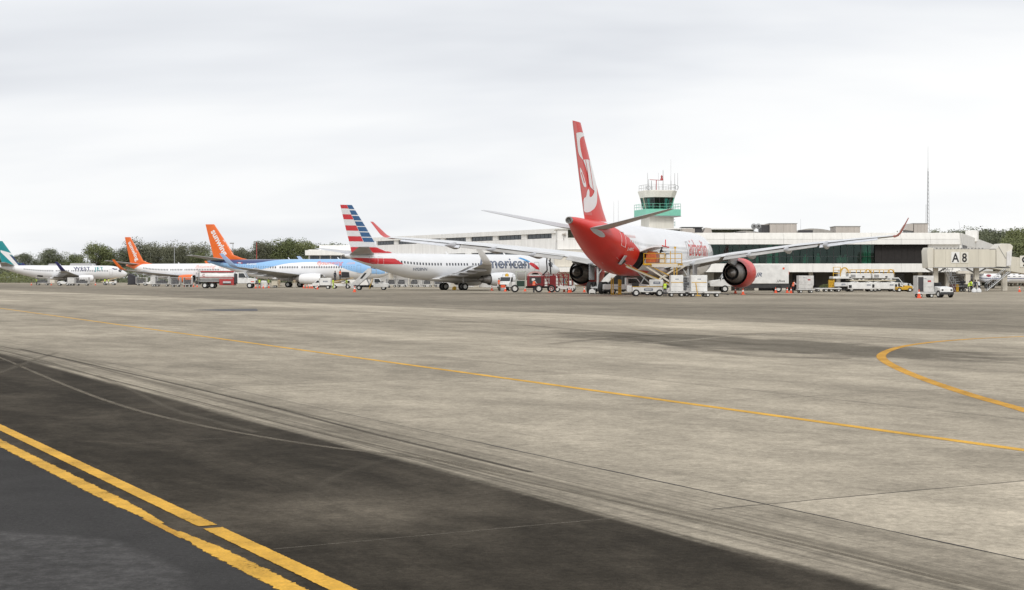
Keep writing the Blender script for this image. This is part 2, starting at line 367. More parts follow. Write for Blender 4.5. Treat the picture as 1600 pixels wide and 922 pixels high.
def concrete_material():
    m, nt, N, L, b = nodes_of('apron concrete')
    g, P, u, v = uvcoords(nt)
    big = g.noise(P, 0.05, 4, 0.6)
    mid = g.noise(g.comb(g.math('MULTIPLY', u, 0.16), g.math('MULTIPLY', v, 0.5)), 1.0, 6, 0.65, 0.3)
    mid2 = g.noise(g.comb(g.math('MULTIPLY', u, 0.5), g.math('MULTIPLY', v, 0.9), 7.0), 1.0, 5, 0.65)
    fine = g.noise(P, 9.0, 6, 0.75)
    grain = g.noise(P, 70.0, 3, 0.7)
    grain2 = g.noise(P, 24.0, 3, 0.7)
    vw = g.math('ADD', v, g.math('MULTIPLY_ADD', mid, .5, -.25))
    band = g.ramp(g.math('DIVIDE', vw, 120.0), [(0.0, .96), (7.0/120, .92), (9.0/120, .98), (14.0/120, .97), (18.0/120, .90), (18.7/120, 1.12), (21.6/120, 1.12), (23.0/120, .97), (31.5/120, .92), (32.6/120, 1.16),
                                                 (38.8/120, 1.20), (39.6/120, .72), (56.0/120, .62), (72.0/120, .76), (92.0/120, .95), (1.0, .97)])
    # slab to slab tone
    cu = g.math('FLOOR', g.math('DIVIDE', g.math('SUBTRACT', u, 9.9), 7.6)); cvv = g.math('FLOOR', g.math('DIVIDE', g.math('SUBTRACT', v, 7.75), 7.6))
    wnn = N.new('ShaderNodeTexWhiteNoise'); wnn.noise_dimensions = '2D'; L.new(g.comb(cu, cvv), wnn.inputs['Vector'])
    slab = g.rng(wnn.outputs[0], 0, 1, .91, 1.08, False)
    # one noticeably paler slab at the right front
    pale = g.math('MULTIPLY', g.math('LESS_THAN', u, 9.9), g.math('MULTIPLY', g.math('GREATER_THAN', v, 7.75), g.math('LESS_THAN', v, 15.4)))
    slab = g.math('ADD', g.math('MULTIPLY', slab, g.math('SUBTRACT', 1.0, pale)), g.math('MULTIPLY', pale, 1.30))
    streak = g.rng(mid, .30, .72, .88, 1.09)
    blot = g.rng(mid2, .32, .68, .84, 1.11)
    bigf = g.rng(big, .34, .66, .82, 1.10)
    tone = g.math('MULTIPLY', g.math('MULTIPLY', band, slab), g.math('MULTIPLY', streak, g.math('MULTIPLY', blot, bigf)))
    # broad oil-darkened patch on the apron
    uc, vc = uv(Vector((6.6, 43.0, 0)))
    eu = g.math('DIVIDE', g.math('SUBTRACT', u, uc), 13.0); ev = g.math('DIVIDE', g.math('SUBTRACT', v, vc), 3.4)
    rr = g.math('SQRT', g.math('ADD', g.math('MULTIPLY', eu, eu), g.math('MULTIPLY', ev, ev)))
    rr = g.math('ADD', rr, g.math('MULTIPLY_ADD', mid2, 0.9, -0.45))
    patch = g.rng(rr, 0.6, 0.95, 0.50, 1.0)
    tone = g.math('MULTIPLY', tone, patch)
    spk = g.noise(P, 16.0, 12, 0.92); med = g.noise(P, 2.6, 9, 0.78, .2); tone = g.math('MULTIPLY', tone, g.rng(med, .32, .68, .80, 1.17, False))
    tone = g.math('MULTIPLY', tone, g.rng(fine, .28, .72, .76, 1.24, False)); tone = g.math('MULTIPLY', tone, g.rng(spk, .3, .7, .55, 1.45, False))
    sk_ = g.noise(g.comb(g.math('MULTIPLY', u, .10), g.math('MULTIPLY', v, 9.0), 2.0), 1.0, 6, .7)
    nearedge = g.rng(v, 6.3, 8.6, 1.0, 0.0)
    tone = g.math('MULTIPLY', tone, g.math('SUBTRACT', 1.0, g.math('MULTIPLY', nearedge, g.rng(sk_, .30, .66, .62, -.10))))
    tone = g.math('MULTIPLY', tone, g.rng(grain, .2, .8, .84, 1.16, False))
    tone = g.math('MULTIPLY', tone, g.rng(grain2, .2, .8, .92, 1.08, False))
    col = g.mix(1.0, (0.374, 0.330, 0.261), g.comb(tone, tone, tone), 'MULTIPLY')
    # rubber and fuel darkened strip along the taxiway edge
    edge = g.math('ADD', v, g.math('ADD', g.math('MULTIPLY_ADD', g.noise(g.comb(g.math('MULTIPLY', u, 0.12), g.math('MULTIPLY', v, 3.0)), 1.0, 4, 0.6), .45, -0.22), g.math('MULTIPLY_ADD', fine, .12, -.06)))
    dark = g.rng(edge, 6.16, 6.40, 1.0, 0.0)
    dn = g.noise(g.comb(g.math('MULTIPLY', u, 0.30), g.math('MULTIPLY', v, 0.9), 3.0), 1.0, 6, 0.68, 0.5)
    dtone = g.math('MULTIPLY', g.math('MULTIPLY', g.rng(spk, .3, .7, .45, 1.55, False), g.rng(dn, .34, .72, .78, 1.7)), g.math('MULTIPLY', g.rng(grain, .2, .8, .72, 1.3, False), g.rng(grain2, .2, .8, .86, 1.16, False)))
    uc2, vc2 = uv(Vector((-1.5, 12.0, 0)))
    e1 = g.math('DIVIDE', g.math('SUBTRACT', u, uc2), 1.3); e2 = g.math('DIVIDE', g.math('SUBTRACT', v, vc2), 1.7)
    r2 = g.math('ADD', g.math('SQRT', g.math('ADD', g.math('MULTIPLY', e1, e1), g.math('MULTIPLY', e2, e2))), g.math('MULTIPLY_ADD', dn, .8, -.4))
    dtone = g.math('MULTIPLY', dtone, g.rng(r2, .2, 1.1, 1.9, 1.0))
    med2 = g.rng(med, .32, .68, .72, 1.35, False)
    dtone = g.math('MULTIPLY', dtone, med2)
    dcol = g.mix(1.0, (0.041, 0.035, 0.027), g.comb(dtone, dtone, dtone), 'MULTIPLY')
    col = g.mix(dark, col, dcol)
    L.new(col, b.inputs['Base Color'])
    b.inputs['Roughness'].default_value = 0.95; b.inputs['Specular IOR Level'].default_value = 0.05
    bp = N.new('ShaderNodeBump'); bp.inputs['Strength'].default_value = 0.35; bp.inputs['Distance'].default_value = 0.006
    L.new(g.math('ADD', grain, g.math('MULTIPLY', grain2, 1.2)), bp.inputs['Height']); L.new(bp.outputs[0], b.inputs['Normal'])
    return m
def asphalt_material():
    m, nt, N, L, b = nodes_of('service road asphalt')
    g, P, u, v = uvcoords(nt)
    big = g.noise(P, 0.55, 5, 0.6, 0.4); gr = g.noise(P, 85.0, 3, 0.75); gr2 = g.noise(P, 30.0, 3, 0.7)
    vo = N.new('ShaderNodeTexVoronoi'); vo.inputs['Scale'].default_value = 60; L.new(P, vo.inputs['Vector'])
    chips = g.rng(vo.outputs['Distance'], 0.0, .20, 4.5, 1.0)
    pick = N.new('ShaderNodeTexWhiteNoise'); pick.noise_dimensions = '3D'; L.new(vo.outputs['Position'], pick.inputs['Vector'])
    chip = g.mix(g.math('GREATER_THAN', pick.outputs[0], 0.86), (1, 1, 1), g.comb(chips, chips, chips))
    # smoothed, paler repair in the corner
    uc, vc = uv(Vector((-3.3, 9.3, 0)))
    e1 = g.math('DIVIDE', g.math('SUBTRACT', u, uc), 2.3); e2 = g.math('DIVIDE', g.math('SUBTRACT', v, vc), 1.35)
    rr = g.math('ADD', g.math('SQRT', g.math('ADD', g.math('MULTIPLY', e1, e1), g.math('MULTIPLY', e2, e2))), g.math('MULTIPLY_ADD', big, .5, -.25))
    rep = g.rng(rr, .80, .92, 1.0, 0.0)
    scr = g.noise(P, 6.0, 8, .75)
    tone = g.math('MULTIPLY', g.rng(big, .3, .7, .82, 1.22), g.math('MULTIPLY', g.rng(g.noise(P, 22.0, 10, .9), .3, .7, .60, 1.45, False), g.rng(gr2, .2, .8, .88, 1.12, False)))
    tone = g.math('MULTIPLY', tone, g.math('MULTIPLY_ADD', g.math('MULTIPLY', rep, g.rng(scr, .35, .75, .15, 1.0)), 1.4, 1.0))
    col = g.mix(1.0, (0.041, 0.0395, 0.0385), g.comb(tone, tone, tone), 'MULTIPLY'); col = g.mix(1.0, col, chip, 'MULTIPLY')
    L.new(col, b.inputs['Base Color']); b.inputs['Roughness'].default_value = 0.9; b.inputs['Specular IOR Level'].default_value = 0.08
    bp = N.new('ShaderNodeBump'); bp.inputs['Strength'].default_value = 0.6; bp.inputs['Distance'].default_value = 0.008
    L.new(g.math('ADD', gr, gr2), bp.inputs['Height']); L.new(bp.outputs[0], b.inputs['Normal'])
    return m
def ribbon_material(name, col, alpha, edge=0.12, ragged=0.25, wear=0.45, streak=False, rough=0.8, soft=False):
    """paint or rubber laid on the pavement; UV x runs along (metres), y across 0..1"""
    m, nt, N, L, b = nodes_of(name)
    g = NG(nt); t = N.new('ShaderNodeUVMap'); sx = N.new('ShaderNodeSeparateXYZ'); L.new(t.outputs[0], sx.inputs[0])
    geo = N.new('ShaderNodeNewGeometry'); P = geo.outputs['Position']
    n = g.noise(P, 9.0, 5, .7); n3 = g.noise(P, 45.0, 4, .75); n2 = g.noise(P, 1.1, 4, .6)
    across = g.math('SUBTRACT', 0.5, g.math('ABSOLUTE', g.math('SUBTRACT', sx.outputs[1], 0.5)))
    across = g.math('ADD', across, g.math('MULTIPLY_ADD', n, ragged, -ragged*0.5)); across = g.math('ADD', across, g.math('MULTIPLY_ADD', n3, ragged*.6, -ragged*0.3))
    a = g.rng(across, 0.0 if soft else edge*.6, edge if not soft else 0.5, 0.0, 1.0)
    if streak: wn_ = g.noise(g.comb(g.math('MULTIPLY', sx.outputs[0], .25), g.math('MULTIPLY', sx.outputs[1], 6.0)), 1.0, 5, .7)
    else: wn_ = g.math('MULTIPLY_ADD', n3, .45, g.math('MULTIPLY', n2, .55))
    a = g.math('MULTIPLY', a, g.rng(wn_, wear-.14, wear+.02, 0.0, 1.0)); a = g.math('MULTIPLY', a, alpha)
    L.new(a, b.inputs['Alpha'])
    tone = g.math('MULTIPLY', g.rng(n, .25, .75, .80, 1.12, False), g.math('MULTIPLY', g.rng(n3, .3, .7, .8, 1.15, False), g.rng(n2, .3, .7, .78, 1.12)))
    L.new(g.mix(1.0, col, g.comb(tone, tone, tone), 'MULTIPLY'), b.inputs['Base Color']); b.inputs['Roughness'].default_value = rough; b.inputs['Specular IOR Level'].default_value = 0.08
    return m
def ribbon(name, pts, w, mat, z, label=None, kids=None, parent=None, wfn=None):
    vs, fs, us = [], [], []; d = 0.0
    for i, p in enumerate(pts):
        t = (pts[min(i+1, len(pts)-1)]-pts[max(i-1, 0)]); t.z = 0; t.normalize(); nn = Vector((-t.y, t.x, 0))
        if i: d += (p-pts[i-1]).length
        ww = w*(wfn(i/(len(pts)-1)) if wfn else 1)
        vs += [p+nn*ww/2+Vector((0,0,z)), p-nn*ww/2+Vector((0,0,z))]; us += [(d, 0), (d, 1)]
        if i: fs.append((2*i-2, 2*i-1, 2*i+1, 2*i))
    me = bpy.data.meshes.new(name); me.from_pydata(vs, [], fs); me.materials.append(mat)
    ul = me.uv_layers.new(name='UVMap')
    for lp in me.loops: ul.data[lp.index].uv = us[lp.vertex_index]
    o = bpy.data.objects.new(name, me); C.objects.link(o); o.parent = parent
    if parent is None: struct(o)
    return o

b = MB(); b.add([(-5000,-300,-.05),(5000,-300,-.05),(5000,6000,-.05),(-5000,6000,-.05)], [(0,1,2,3)]); struct(b.build('ground', grass_m, smooth=0))
b = MB(); b.add([(-420,-60,0),(420,-60,0),(420,560,0),(-420,560,0)], [(0,1,2,3)]); apron = struct(b.build('apron', concrete_material(), smooth=0))
yel = ribbon_material('taxi line yellow paint', (0.68, 0.38, 0.05), 1.0, edge=.10, ragged=.16, wear=.41, rough=.65)
yel_w = ribbon_material('worn ragged yellow paint', (0.66, 0.37, 0.05), 1.0, edge=.12, ragged=.50, wear=.43, rough=.65)
yel_t = ribbon_material('faded yellow paint', (0.64, 0.34, 0.05), 0.9, edge=.16, ragged=.3, wear=.41, rough=.7)
def line(a, b, n=60): return [a.lerp(b, i/n) for i in range(n+1)]
def pxline(pts, k=8): return catmull([gnd(*p) for p in pts], k)
# double edge line along the road; a short break where it was scuffed away
A, B = gnd(-60, 640), gnd(332, 826)
dirn = (gnd(522, 920)-gnd(0, 670)).normalized()
P0 = gnd(277, 799.5)
ribbon('road_edge_line', line(P0-dirn*60, P0+dirn*.80, 160), .178, yel, .005)
ribbon('road_edge_line', line(P0+dirn*.92, P0+dirn*9, 60), .178, yel, .005)
nrm = Vector((-dirn.y, dirn.x, 0));  nrm = nrm if nrm.x < 0 else -nrm
P1 = gnd(240, 813); dir2 = (gnd(449, 917)-gnd(0, 692)).normalized()
# the asphalt stops raggedly under the outer line
rn = random.Random(3); eg = [P1+dir2*(-240+i*.22)+nrm*(.02+rn.uniform(-.035, .035)) for i in range(1160)]
eg = [eg[0]]+[p for p in eg if (p-P1).length < 40]+[eg[-1]]
b = MB(); vs = [p+Vector((0,0,.002)) for p in eg]+[p+nrm*160+Vector((0,0,.002)) for p in eg]; n_ = len(eg)
b.add(vs, [(i, i+1, n_+i+1, n_+i) for i in range(n_-1)]); road = struct(b.build('service_road', asphalt_material(), smooth=0))
ribbon('road_edge_line', line(P1-dir2*60, P1+dir2*0.2, 400), .19, yel_w, .005, wfn=lambda t: min(1, .35+(1-t)*60/1.1*.65))
ribbon('road_edge_line', line(P1-dir2*.1+nrm*.03, P1+dir2*.9+nrm*.03, 20), .09, yel_t, .0045)
ribbon('road_edge_line', line(P1+dir2*.62, P1+dir2*9, 120), .19, yel_w, .0052, wfn=lambda t: min(1, .35+t*8.4/.9*.65))
# taxi lead line and curved stand line
a0, a1 = gnd(10, 483.0), gnd(1600, 703.5); dd = (a1-a0).normalized()
ribbon('taxi_line', line(a0-dd*40, a1+dd*8, 160), .21, yel, .003)
ribbon('stand_lead_line', pxline([(1760, 690), (1600, 641), (1510, 615), (1440, 591), (1398, 573), (1378, 560), (1382, 551), (1408, 542), (1450, 535.5), (1500, 531), (1560, 527.5), (1700, 522)], 12), .30, yel_t, .003)
# expansion joints of the slabs
jm = M('joint sealant', (0.035, 0.031, 0.027), 0.9, var=0.4, scale=3)
def joint(a, b_, w):
    rnd = random.Random(a.x*7+b_.y); n = max(2, int((b_-a).length/0.35)); t = (b_-a).normalized(); nn = Vector((-t.y, t.x, 0)); mb = MB(); vs = []; fs = []
    for i in range(n+1):
        p = a.lerp(b_, i/n)+nn*rnd.uniform(-.008, .008); ww = w*rnd.uniform(.55, 1.15)
        vs += [p+nn*ww/2+Vector((0,0,.002)), p-nn*ww/2+Vector((0,0,.002))]
        if i: fs.append((2*i-2, 2*i-1, 2*i+1, 2*i))
    mb.add(vs, fs); return mb.build('expansion_joint', jm, apron, smooth=0)
joint(xy(-4, 7.76), xy(15.5, 7.76), .026)
joint(xy(15.5, 7.76), xy(34, 7.78), .010)
joint(xy(9.9, 7.2), xy(9.9, 15.4), .014)
joint(xy(18.6, 12), xy(18.6, 24), .013)
joint(xy(33.5, 12), xy(33.5, 40), .012)
joint(xy(-4, 15.4), xy(9.9, 15.4), .012)
for k in range(5): joint(xy(9.9, 15.4+7.6*k), xy(120, 15.4+7.6*k), .011)
for k in range(1, 9):
    if k not in (1, 3): joint(xy(9.9+7.6*k, 7.8), xy(9.9+7.6*k, 53), .011)
pj = ribbon_material('pale joint dust', (0.30, 0.27, 0.22), .32, edge=.3, ragged=.6, wear=.46, rough=.9)
ribbon('joint_dust', line(xy(9.9, 3.45), xy(9.9, 7.2), 20), .035, pj, .0015)
ribbon('joint_dust', line(xy(17.0, 3.6), xy(17.0, 5.4), 20), .035, pj, .0015)
# tyre tracks worn pale through the dark film, and dark rubber beside them
trk = ribbon_material('pale tyre track', (0.21, 0.183, 0.142), .62, edge=.34, ragged=.25, wear=.34, streak=True, rough=.9)
trf = ribbon_material('faint tyre track', (0.20, 0.175, 0.138), .40, ragged=.5, wear=.42, streak=True, rough=.9, soft=True)
trg = ribbon_material('barely visible tyre track', (0.20, 0.175, 0.138), .17, ragged=.6, wear=.48, streak=True, rough=.9, soft=True)
rub = ribbon_material('dark rubber track', (0.06, 0.052, 0.043), .62, ragged=.5, wear=.43, streak=True, rough=.85, soft=True)
rubf = ribbon_material('faint rubber track', (0.14, 0.122, 0.097), .24, ragged=.5, wear=.45, streak=True, rough=.85, soft=True)
scf = ribbon_material('pale scuff', (0.50, 0.45, 0.36), .5, ragged=.6, wear=.45, streak=True, rough=.9, soft=True)
def track(pts, w, m, z=.008): return ribbon('tyre_track', pxline(pts, 10), w, m, z*.3)
track([(-60, 540), (0, 559), (45, 578), (120, 609), (200, 637), (300, 662), (400, 681), (500, 697), (600, 709), (700, 722), (800, 742)], .19, trk)
track([(-40, 592), (0, 582), (30, 571), (60, 560), (90, 551)], .26, trf)
track([(150, 586), (200, 607), (270, 640), (330, 657), (400, 676)], .22, trf)
track([(485, 778), (500, 760), (530, 742), (575, 727), (640, 712)], .20, trg)
track([(0, 547), (60, 562), (160, 590), (300, 625), (450, 664), (640, 708), (800, 748), (1000, 792), (1250, 850), (1500, 912)], .12, trk, .0085)
track([(-40, 533), (80, 557), (200, 587), (400, 638), (600, 688), (760, 728), (960, 775), (1250, 842), (1600, 930)], .22, trf, .0088)
track([(30, 545), (200, 583), (400, 630), (560, 672), (700, 706), (830, 738)], .13, rub, .0095)
track([(100, 556), (300, 604), (500, 652), (690, 696)], .16, rubf, .0097)
# pale scuffs and faint sweeping rubber on the open apron
track([(380, 585), (440, 600), (520, 606), (600, 612)], .12, scf); track([(1145, 745), (1175, 752), (1205, 757)], .10, scf); track([(880, 702), (960, 698), (1060, 694)], .05, scf); track([(440, 612), (480, 610), (530, 608)], .14, scf); track([(700, 598), (740, 596), (800, 597)], .12, scf); track([(800, 675), (820, 679), (850, 685)], .05, scf)
track([(900, 533), (1010, 536), (1140, 526), (1250, 519)], .5, scf, .0075); track([(860, 538), (960, 528), (1100, 522), (1300, 524)], .8, rubf, .007)
track([(960, 524), (1060, 540), (1180, 556), (1330, 560)], 1.1, rubf, .0071); track([(1000, 516), (1100, 524), (1240, 520), (1420, 530)], .9, rubf, .0073)
track([(620, 497), (800, 507), (1000, 523), (1200, 540)], .9, rubf, .0072)
b = MB(); pp = [gnd(x, y) for x, y in ((300, 484.2), (352, 483.0), (400, 482.4), (403, 484.2), (402, 486.0), (352, 486.2))]
b.add([p+Vector((0,0,.003)) for p in pp], [tuple(range(6))]); struct(b.build('asphalt_patch', M('patched asphalt', (0.085, 0.083, 0.088), .9, var=.3, scale=1), smooth=0))
yb = ribbon_material('apron boundary paint', (0.62, 0.36, 0.06), .8, ragged=.3, wear=.40)
ribbon('apron_boundary_line', [Vector((-300, 548, 0)), Vector((-180, 548, 0)), Vector((-150, 548, 0))], 1.2, yb, .004)
# ------------------------------------------------------------------ aircraft
PROF737 = [(0,3.05,2.93,.04),(.3,3.45,2.6,.42),(1,3.88,2.2,.85),(2,4.5,1.85,1.3),(3,5.08,1.66,1.6),(4.5,5.40,1.53,1.82),(6,5.47,1.5,1.88),(15,5.47,1.5,1.88),(24,5.47,1.5,1.88),
           (27,5.47,1.75,1.86),(30,5.47,2.42,1.68),(33,5.46,3.3,1.30),(36,5.42,4.25,.72),(37.6,5.33,4.78,.34),(38,5.26,4.90,.2)]
PROF330 = [(0,4.15,3.95,.05),(.5,4.9,3.3,.75),(2,6.1,2.6,1.7),(4,7.2,2.2,2.45),(6,7.65,2.1,2.75),(8,7.74,2.1,2.82),(22,7.74,2.1,2.82),(38,7.74,2.1,2.82),
           (42,7.74,2.32,2.78),(46,7.74,3.15,2.5),(50,7.74,4.40,2.0),(54,7.76,5.75,1.32),(57,7.82,6.78,.66),(58.6,7.80,7.12,.33)]
def naca(u): return 5*(.2969*math.sqrt(max(u, 0))-.126*u-.3516*u*u+.2843*u**3-.1036*u**4)

class Plane:
    def __init__(s, name, label, prof, sg, tail, a, roll=0.0, group=None):
        """tail: ground point under the tail cone; a: heading in degrees clockwise from the view axis"""
        s.sg = sg; s.L = prof[-1][0]; a = R(a); s.a = a
        fw = Vector((math.sin(a), math.cos(a), 0)); s.fw = fw; s.rt = Vector((math.cos(a), -math.sin(a), 0)); s.tail = Vector(tail)
        loc = s.tail+fw*(s.L-sg)
        s.root = thing(name, label, 'airplane', loc, math.pi/2-a, group); s.root.rotation_euler = (roll, 0, math.pi/2-a)
        q = list(zip(*prof)); s.top = pchip(q[0], q[1]); s.bot = pchip(q[0], q[2]); s.hw = pchip(q[0], q[3]); s.prof = prof
    def T(s, st, lat, z): return Vector((s.sg-st, -lat, z))
    def world(s, st, lat, z=0): return s.tail+s.fw*(s.L-st)+s.rt*lat+Vector((0,0,z))
    def sk(s, st, th, off=0.0):
        """point on the skin at station st, angle th degrees from the top (positive to starboard)"""
        t, b_ = s.top(st), s.bot(st); zc, rz, w = (t+b_)/2, (t-b_)/2, s.hw(st); th = R(th)
        return s.T(st, (w+off)*math.sin(th), zc+(rz+off)*math.cos(th))
    def fuselage(s, mat, n=48, holes=()):
        S = []
        for a, b_ in zip(s.prof[:-1], s.prof[1:]):
            k = max(2, int((b_[0]-a[0])/1.2)+1); S += [a[0]+(b_[0]-a[0])*i/k for i in range(k)]
        S.append(s.L)
        for h in holes: S += [h[0], h[1]]
        S = sorted(set(round(x, 4) for x in S)); b = MB(); rings = [[s.sk(x, 360*i/n) for i in range(n)] for x in S]
        vs = [p for r in rings for p in r]; fs = []
        for k in range(len(S)-1):
            for i in range(n):
                thm = 360*(i+.5)/n; sm = (S[k]+S[k+1])/2
                if any(h[0] < sm < h[1] and h[2] < thm < h[3] for h in holes): continue
                j = (i+1) % n; fs.append((k*n+i, k*n+j, (k+1)*n+j, (k+1)*n+i))
        fs.append(tuple(range(n-1, -1, -1))); fs.append(tuple(range((len(S)-1)*n, len(S)*n)))
        b.add(vs, fs); s.fus = b.build('fuselage', mat, s.root, smooth=50); return s.fus
    def band(s, name, th0, th1, s0, s1, mat, off=.012, ns=None, nt=None, both=False):
        """painted area between angle bounds th0(st), th1(st) from station s0 to s1"""
        f0 = th0 if callable(th0) else (lambda x: th0); f1 = th1 if callable(th1) else (lambda x: th1)
        ns = ns or max(4, int((s1-s0)/.4)); mb = MB()
        for sg in ((1, -1) if both else (1,)):
            mx = max(abs(f1(s0+(s1-s0)*i/ns)-f0(s0+(s1-s0)*i/ns)) for i in range(ns+1)); k = nt or max(3, int(mx/5))
            rings = [[s.sk(x, sg*(f0(x)+(f1(x)-f0(x))*j/k), off) for j in range(k+1)] for x in (s0+(s1-s0)*i/ns for i in range(ns+1))]
            mb.loft(rings, cap=False, closed=False)
        return mb.build(name, mat, s.fus, smooth=60)
    def shell(s, name, s0, s1, mat, off=.012, n=72, ns=16, th=(0, 360)):
        """painted area between station bounds s0(th), s1(th) all round"""
        mb = MB(); rings = []
        for i in range(n+1):
            t = th[0]+(th[1]-th[0])*i/n; a, b_ = (q(t) if callable(q) else q for q in (s0, s1))
            rings.append([s.sk(a+(b_-a)*j/ns, t, off) for j in range(ns+1)])
        mb.loft(rings, cap=False, closed=False); return mb.build(name, mat, s.fus, smooth=60)
    def ftext(s, body, size, st, z, mat, side=1, name='lettering', bold=.01, shear=0.0, space=1.0, off=.022):
        """lettering on the side; reads tail to nose on starboard"""
        vf = text2d(body, size, bold, shear, .28, space)
        def fn(x, y):
            q = st-x*side; t, b_ = s.top(q), s.bot(q); zc, rz = (t+b_)/2, (t-b_)/2
            th0 = math.acos(max(-1, min(1, (z-zc)/rz))); th = math.degrees(th0)-math.degrees(y/((s.hw(q)+rz)/2))
            return s.sk(q, side*th, off)
        return decal(name, vf, fn, mat, s.fus)
    def fpoly(s, name, pts, mat, off=.02, step=.25):
        """polygon given as (station, angle) on starboard"""
        vf = poly2d([(x, y/20.0) for x, y in pts], step); return decal(name, vf, lambda x, y: s.sk(x, y*20.0, off), mat, s.fus)
    def fpolyz(s, name, pts, mat, off=.02, step=.25):
        """polygon given as (station, height) on starboard"""
        def fn(x, z):
            t, b_ = s.top(x), s.bot(x); zc, rz = (t+b_)/2, (t-b_)/2; return s.sk(x, math.degrees(math.acos(max(-1, min(1, (z-zc)/rz)))), off)
        return decal(name, poly2d(pts, step), fn, mat, s.fus)
    def windows(s, rng, pitch, th, w=.24, h=.36, skip=(), mat=None):
        mb = MB(); st = rng[0]; i = 0
        while st < rng[1]:
            if i not in skip:
                for sd in (1, -1):
                    dth = math.degrees(h/2/s.hw(st))
                    q = [s.sk(st-w/2, sd*(th-dth), .016), s.sk(st+w/2, sd*(th-dth), .016), s.sk(st+w/2, sd*(th+dth), .016), s.sk(st-w/2, sd*(th+dth), .016)]
                    mb.add(q, [(0,1,2,3)])
            st += pitch; i += 1
        return tag(mb.build('cabin_windows', mat or pane_m, s.fus, smooth=0), kind='stuff')
    def outline(s, name, s0, s1, t0, t1, mat, w=.05, off=.03, sd=1):
        mb = MB(); c = [(s0,t0),(s1,t0),(s1,t1),(s0,t1)]
        for i in range(4):
            a, b_ = c[i], c[(i+1) % 4]
            for k in range(4):
                p, q = [s.sk(a[0]+(b_[0]-a[0])*t, sd*(a[1]+(b_[1]-a[1])*t), off) for t in (k/4, (k+1)/4)]
                mb.bar(p, q, w, .02)
        return mb.build(name, mat, s.fus)
    def cockpit(s, t=(0, .62), st=(1.5, 2.9)):
        for sd in (1, -1):
            for a, b_ in ((6, 32), (35, 58), (61, 80)):
                mb = MB(); k = 3
                sh = (a/80)*1.1
                rings = [[s.sk(st[0]+sh+(st[1]-st[0])*.62*i/k, sd*(a+(b_-a)*j/k), .02) for j in range(k+1)] for i in range(k+1)]
                mb.loft(rings, cap=False, closed=False); mb.build('cockpit_window', glassd, s.fus, smooth=60)
    def fin(s, secs, mat, n=16):
        """secs: (z, sLE, sTE, thickness)"""
        s.fsecs = secs; rings = []
        us = [(1-math.cos(math.pi*i/n))/2 for i in range(n+1)]
        for z, a, b_, t in secs:
            rings.append([s.T(a+(b_-a)*u, t*naca(u), z) for u in us]+[s.T(a+(b_-a)*u, -t*naca(u), z) for u in us[-2:0:-1]])
        mb = MB(); mb.loft(rings); s.finob = mb.build('vertical_fin', mat, s.root, smooth=50); return s.finob
    def finpt(s, st, z, off=.012, side=1):
        S = s.fsecs; z = min(max(z, S[0][0]), S[-1][0])
        for p, q in zip(S[:-1], S[1:]):
            if p[0] <= z <= q[0]: break
        t = (z-p[0])/(q[0]-p[0]); a, b_, th = (p[i]+(q[i]-p[i])*t for i in (1, 2, 3)); u = min(max((st-a)/(b_-a), 0), 1)
        return s.T(a+(b_-a)*u, side*(th*naca(u)+off), z)
    def finedge(s, z):
        S = s.fsecs; z = min(max(z, S[0][0]), S[-1][0])
        for p, q in zip(S[:-1], S[1:]):
            if p[0] <= z <= q[0]: break
        t = (z-p[0])/(q[0]-p[0]); return p[1]+(q[1]-p[1])*t, p[2]+(q[2]-p[2])*t
    def finband(s, name, z0, z1, u0, u1, mat, off=.012, n=12, nz=3):
        """stripe between chord fractions u0(z)..u1(z), both sides"""
        g0 = u0 if callable(u0) else (lambda z: u0); g1 = u1 if callable(u1) else (lambda z: u1); mb = MB()
        for sd in (1, -1):
            rings = []
            for k in range(nz+1):
                z = z0+(z1-z0)*k/nz; a, b_ = s.finedge(z); A, B = a+(b_-a)*g0(z), a+(b_-a)*g1(z)
                rings.append([s.finpt(A+(B-A)*i/n, z, off, sd) for i in range(n+1)])
            mb.loft(rings, cap=False, closed=False)
        return mb.build(name, mat, s.finob, smooth=60)
    def fintext(s, body, size, st, z, ang, mat, bold=.012, shear=0, step=.25, name='lettering', stretch=1.0, space=1.0, off=.02):
        """lettering on starboard; ang degrees above the forward direction"""
        vf = text2d(body, size, bold, shear, step, space); ca, sa = math.cos(R(ang)), math.sin(R(ang))
        return decal(name, vf, lambda x, y: s.finpt(st-(x*stretch*ca-y*sa), z+x*stretch*sa+y*ca, off, 1), mat, s.finob)
    def finpoly(s, name, pts, mat, off=.018, step=.3):
        return decal(name, poly2d(pts, step), lambda x, y: s.finpt(x, y, off, 1), mat, s.finob)
    def surf(s, name, secs, mats, side, parent=None, n=12, camber=.0, cut=None):
        """lifting surface. secs: (lat, sLE, sTE, z, thickness)"""
        us = [(1-math.cos(math.pi*i/n))/2 for i in range(n+1)]; rings = []
        for lat, a, b_, z, t in secs:
            c = b_-a; tw = .02*c
            up = [s.T(a+c*u, side*lat, z+t*naca(u)*1.0+camber*c*(u*(1-u))*4-tw*u) for u in us]
            dn = [s.T(a+c*u, side*lat, z-t*naca(u)*.75+camber*c*(u*(1-u))*3-tw*u) for u in us[-2:0:-1]]
            rings.append(up+dn)
        mb = MB(); mb.loft(rings); o = mb.build(name, [mats, wing_shade], parent or s.root, smooth=50)
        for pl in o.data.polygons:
            if pl.normal.z < -.2: pl.material_index = 1  # downward faces take the colour with shade painted in
        return o
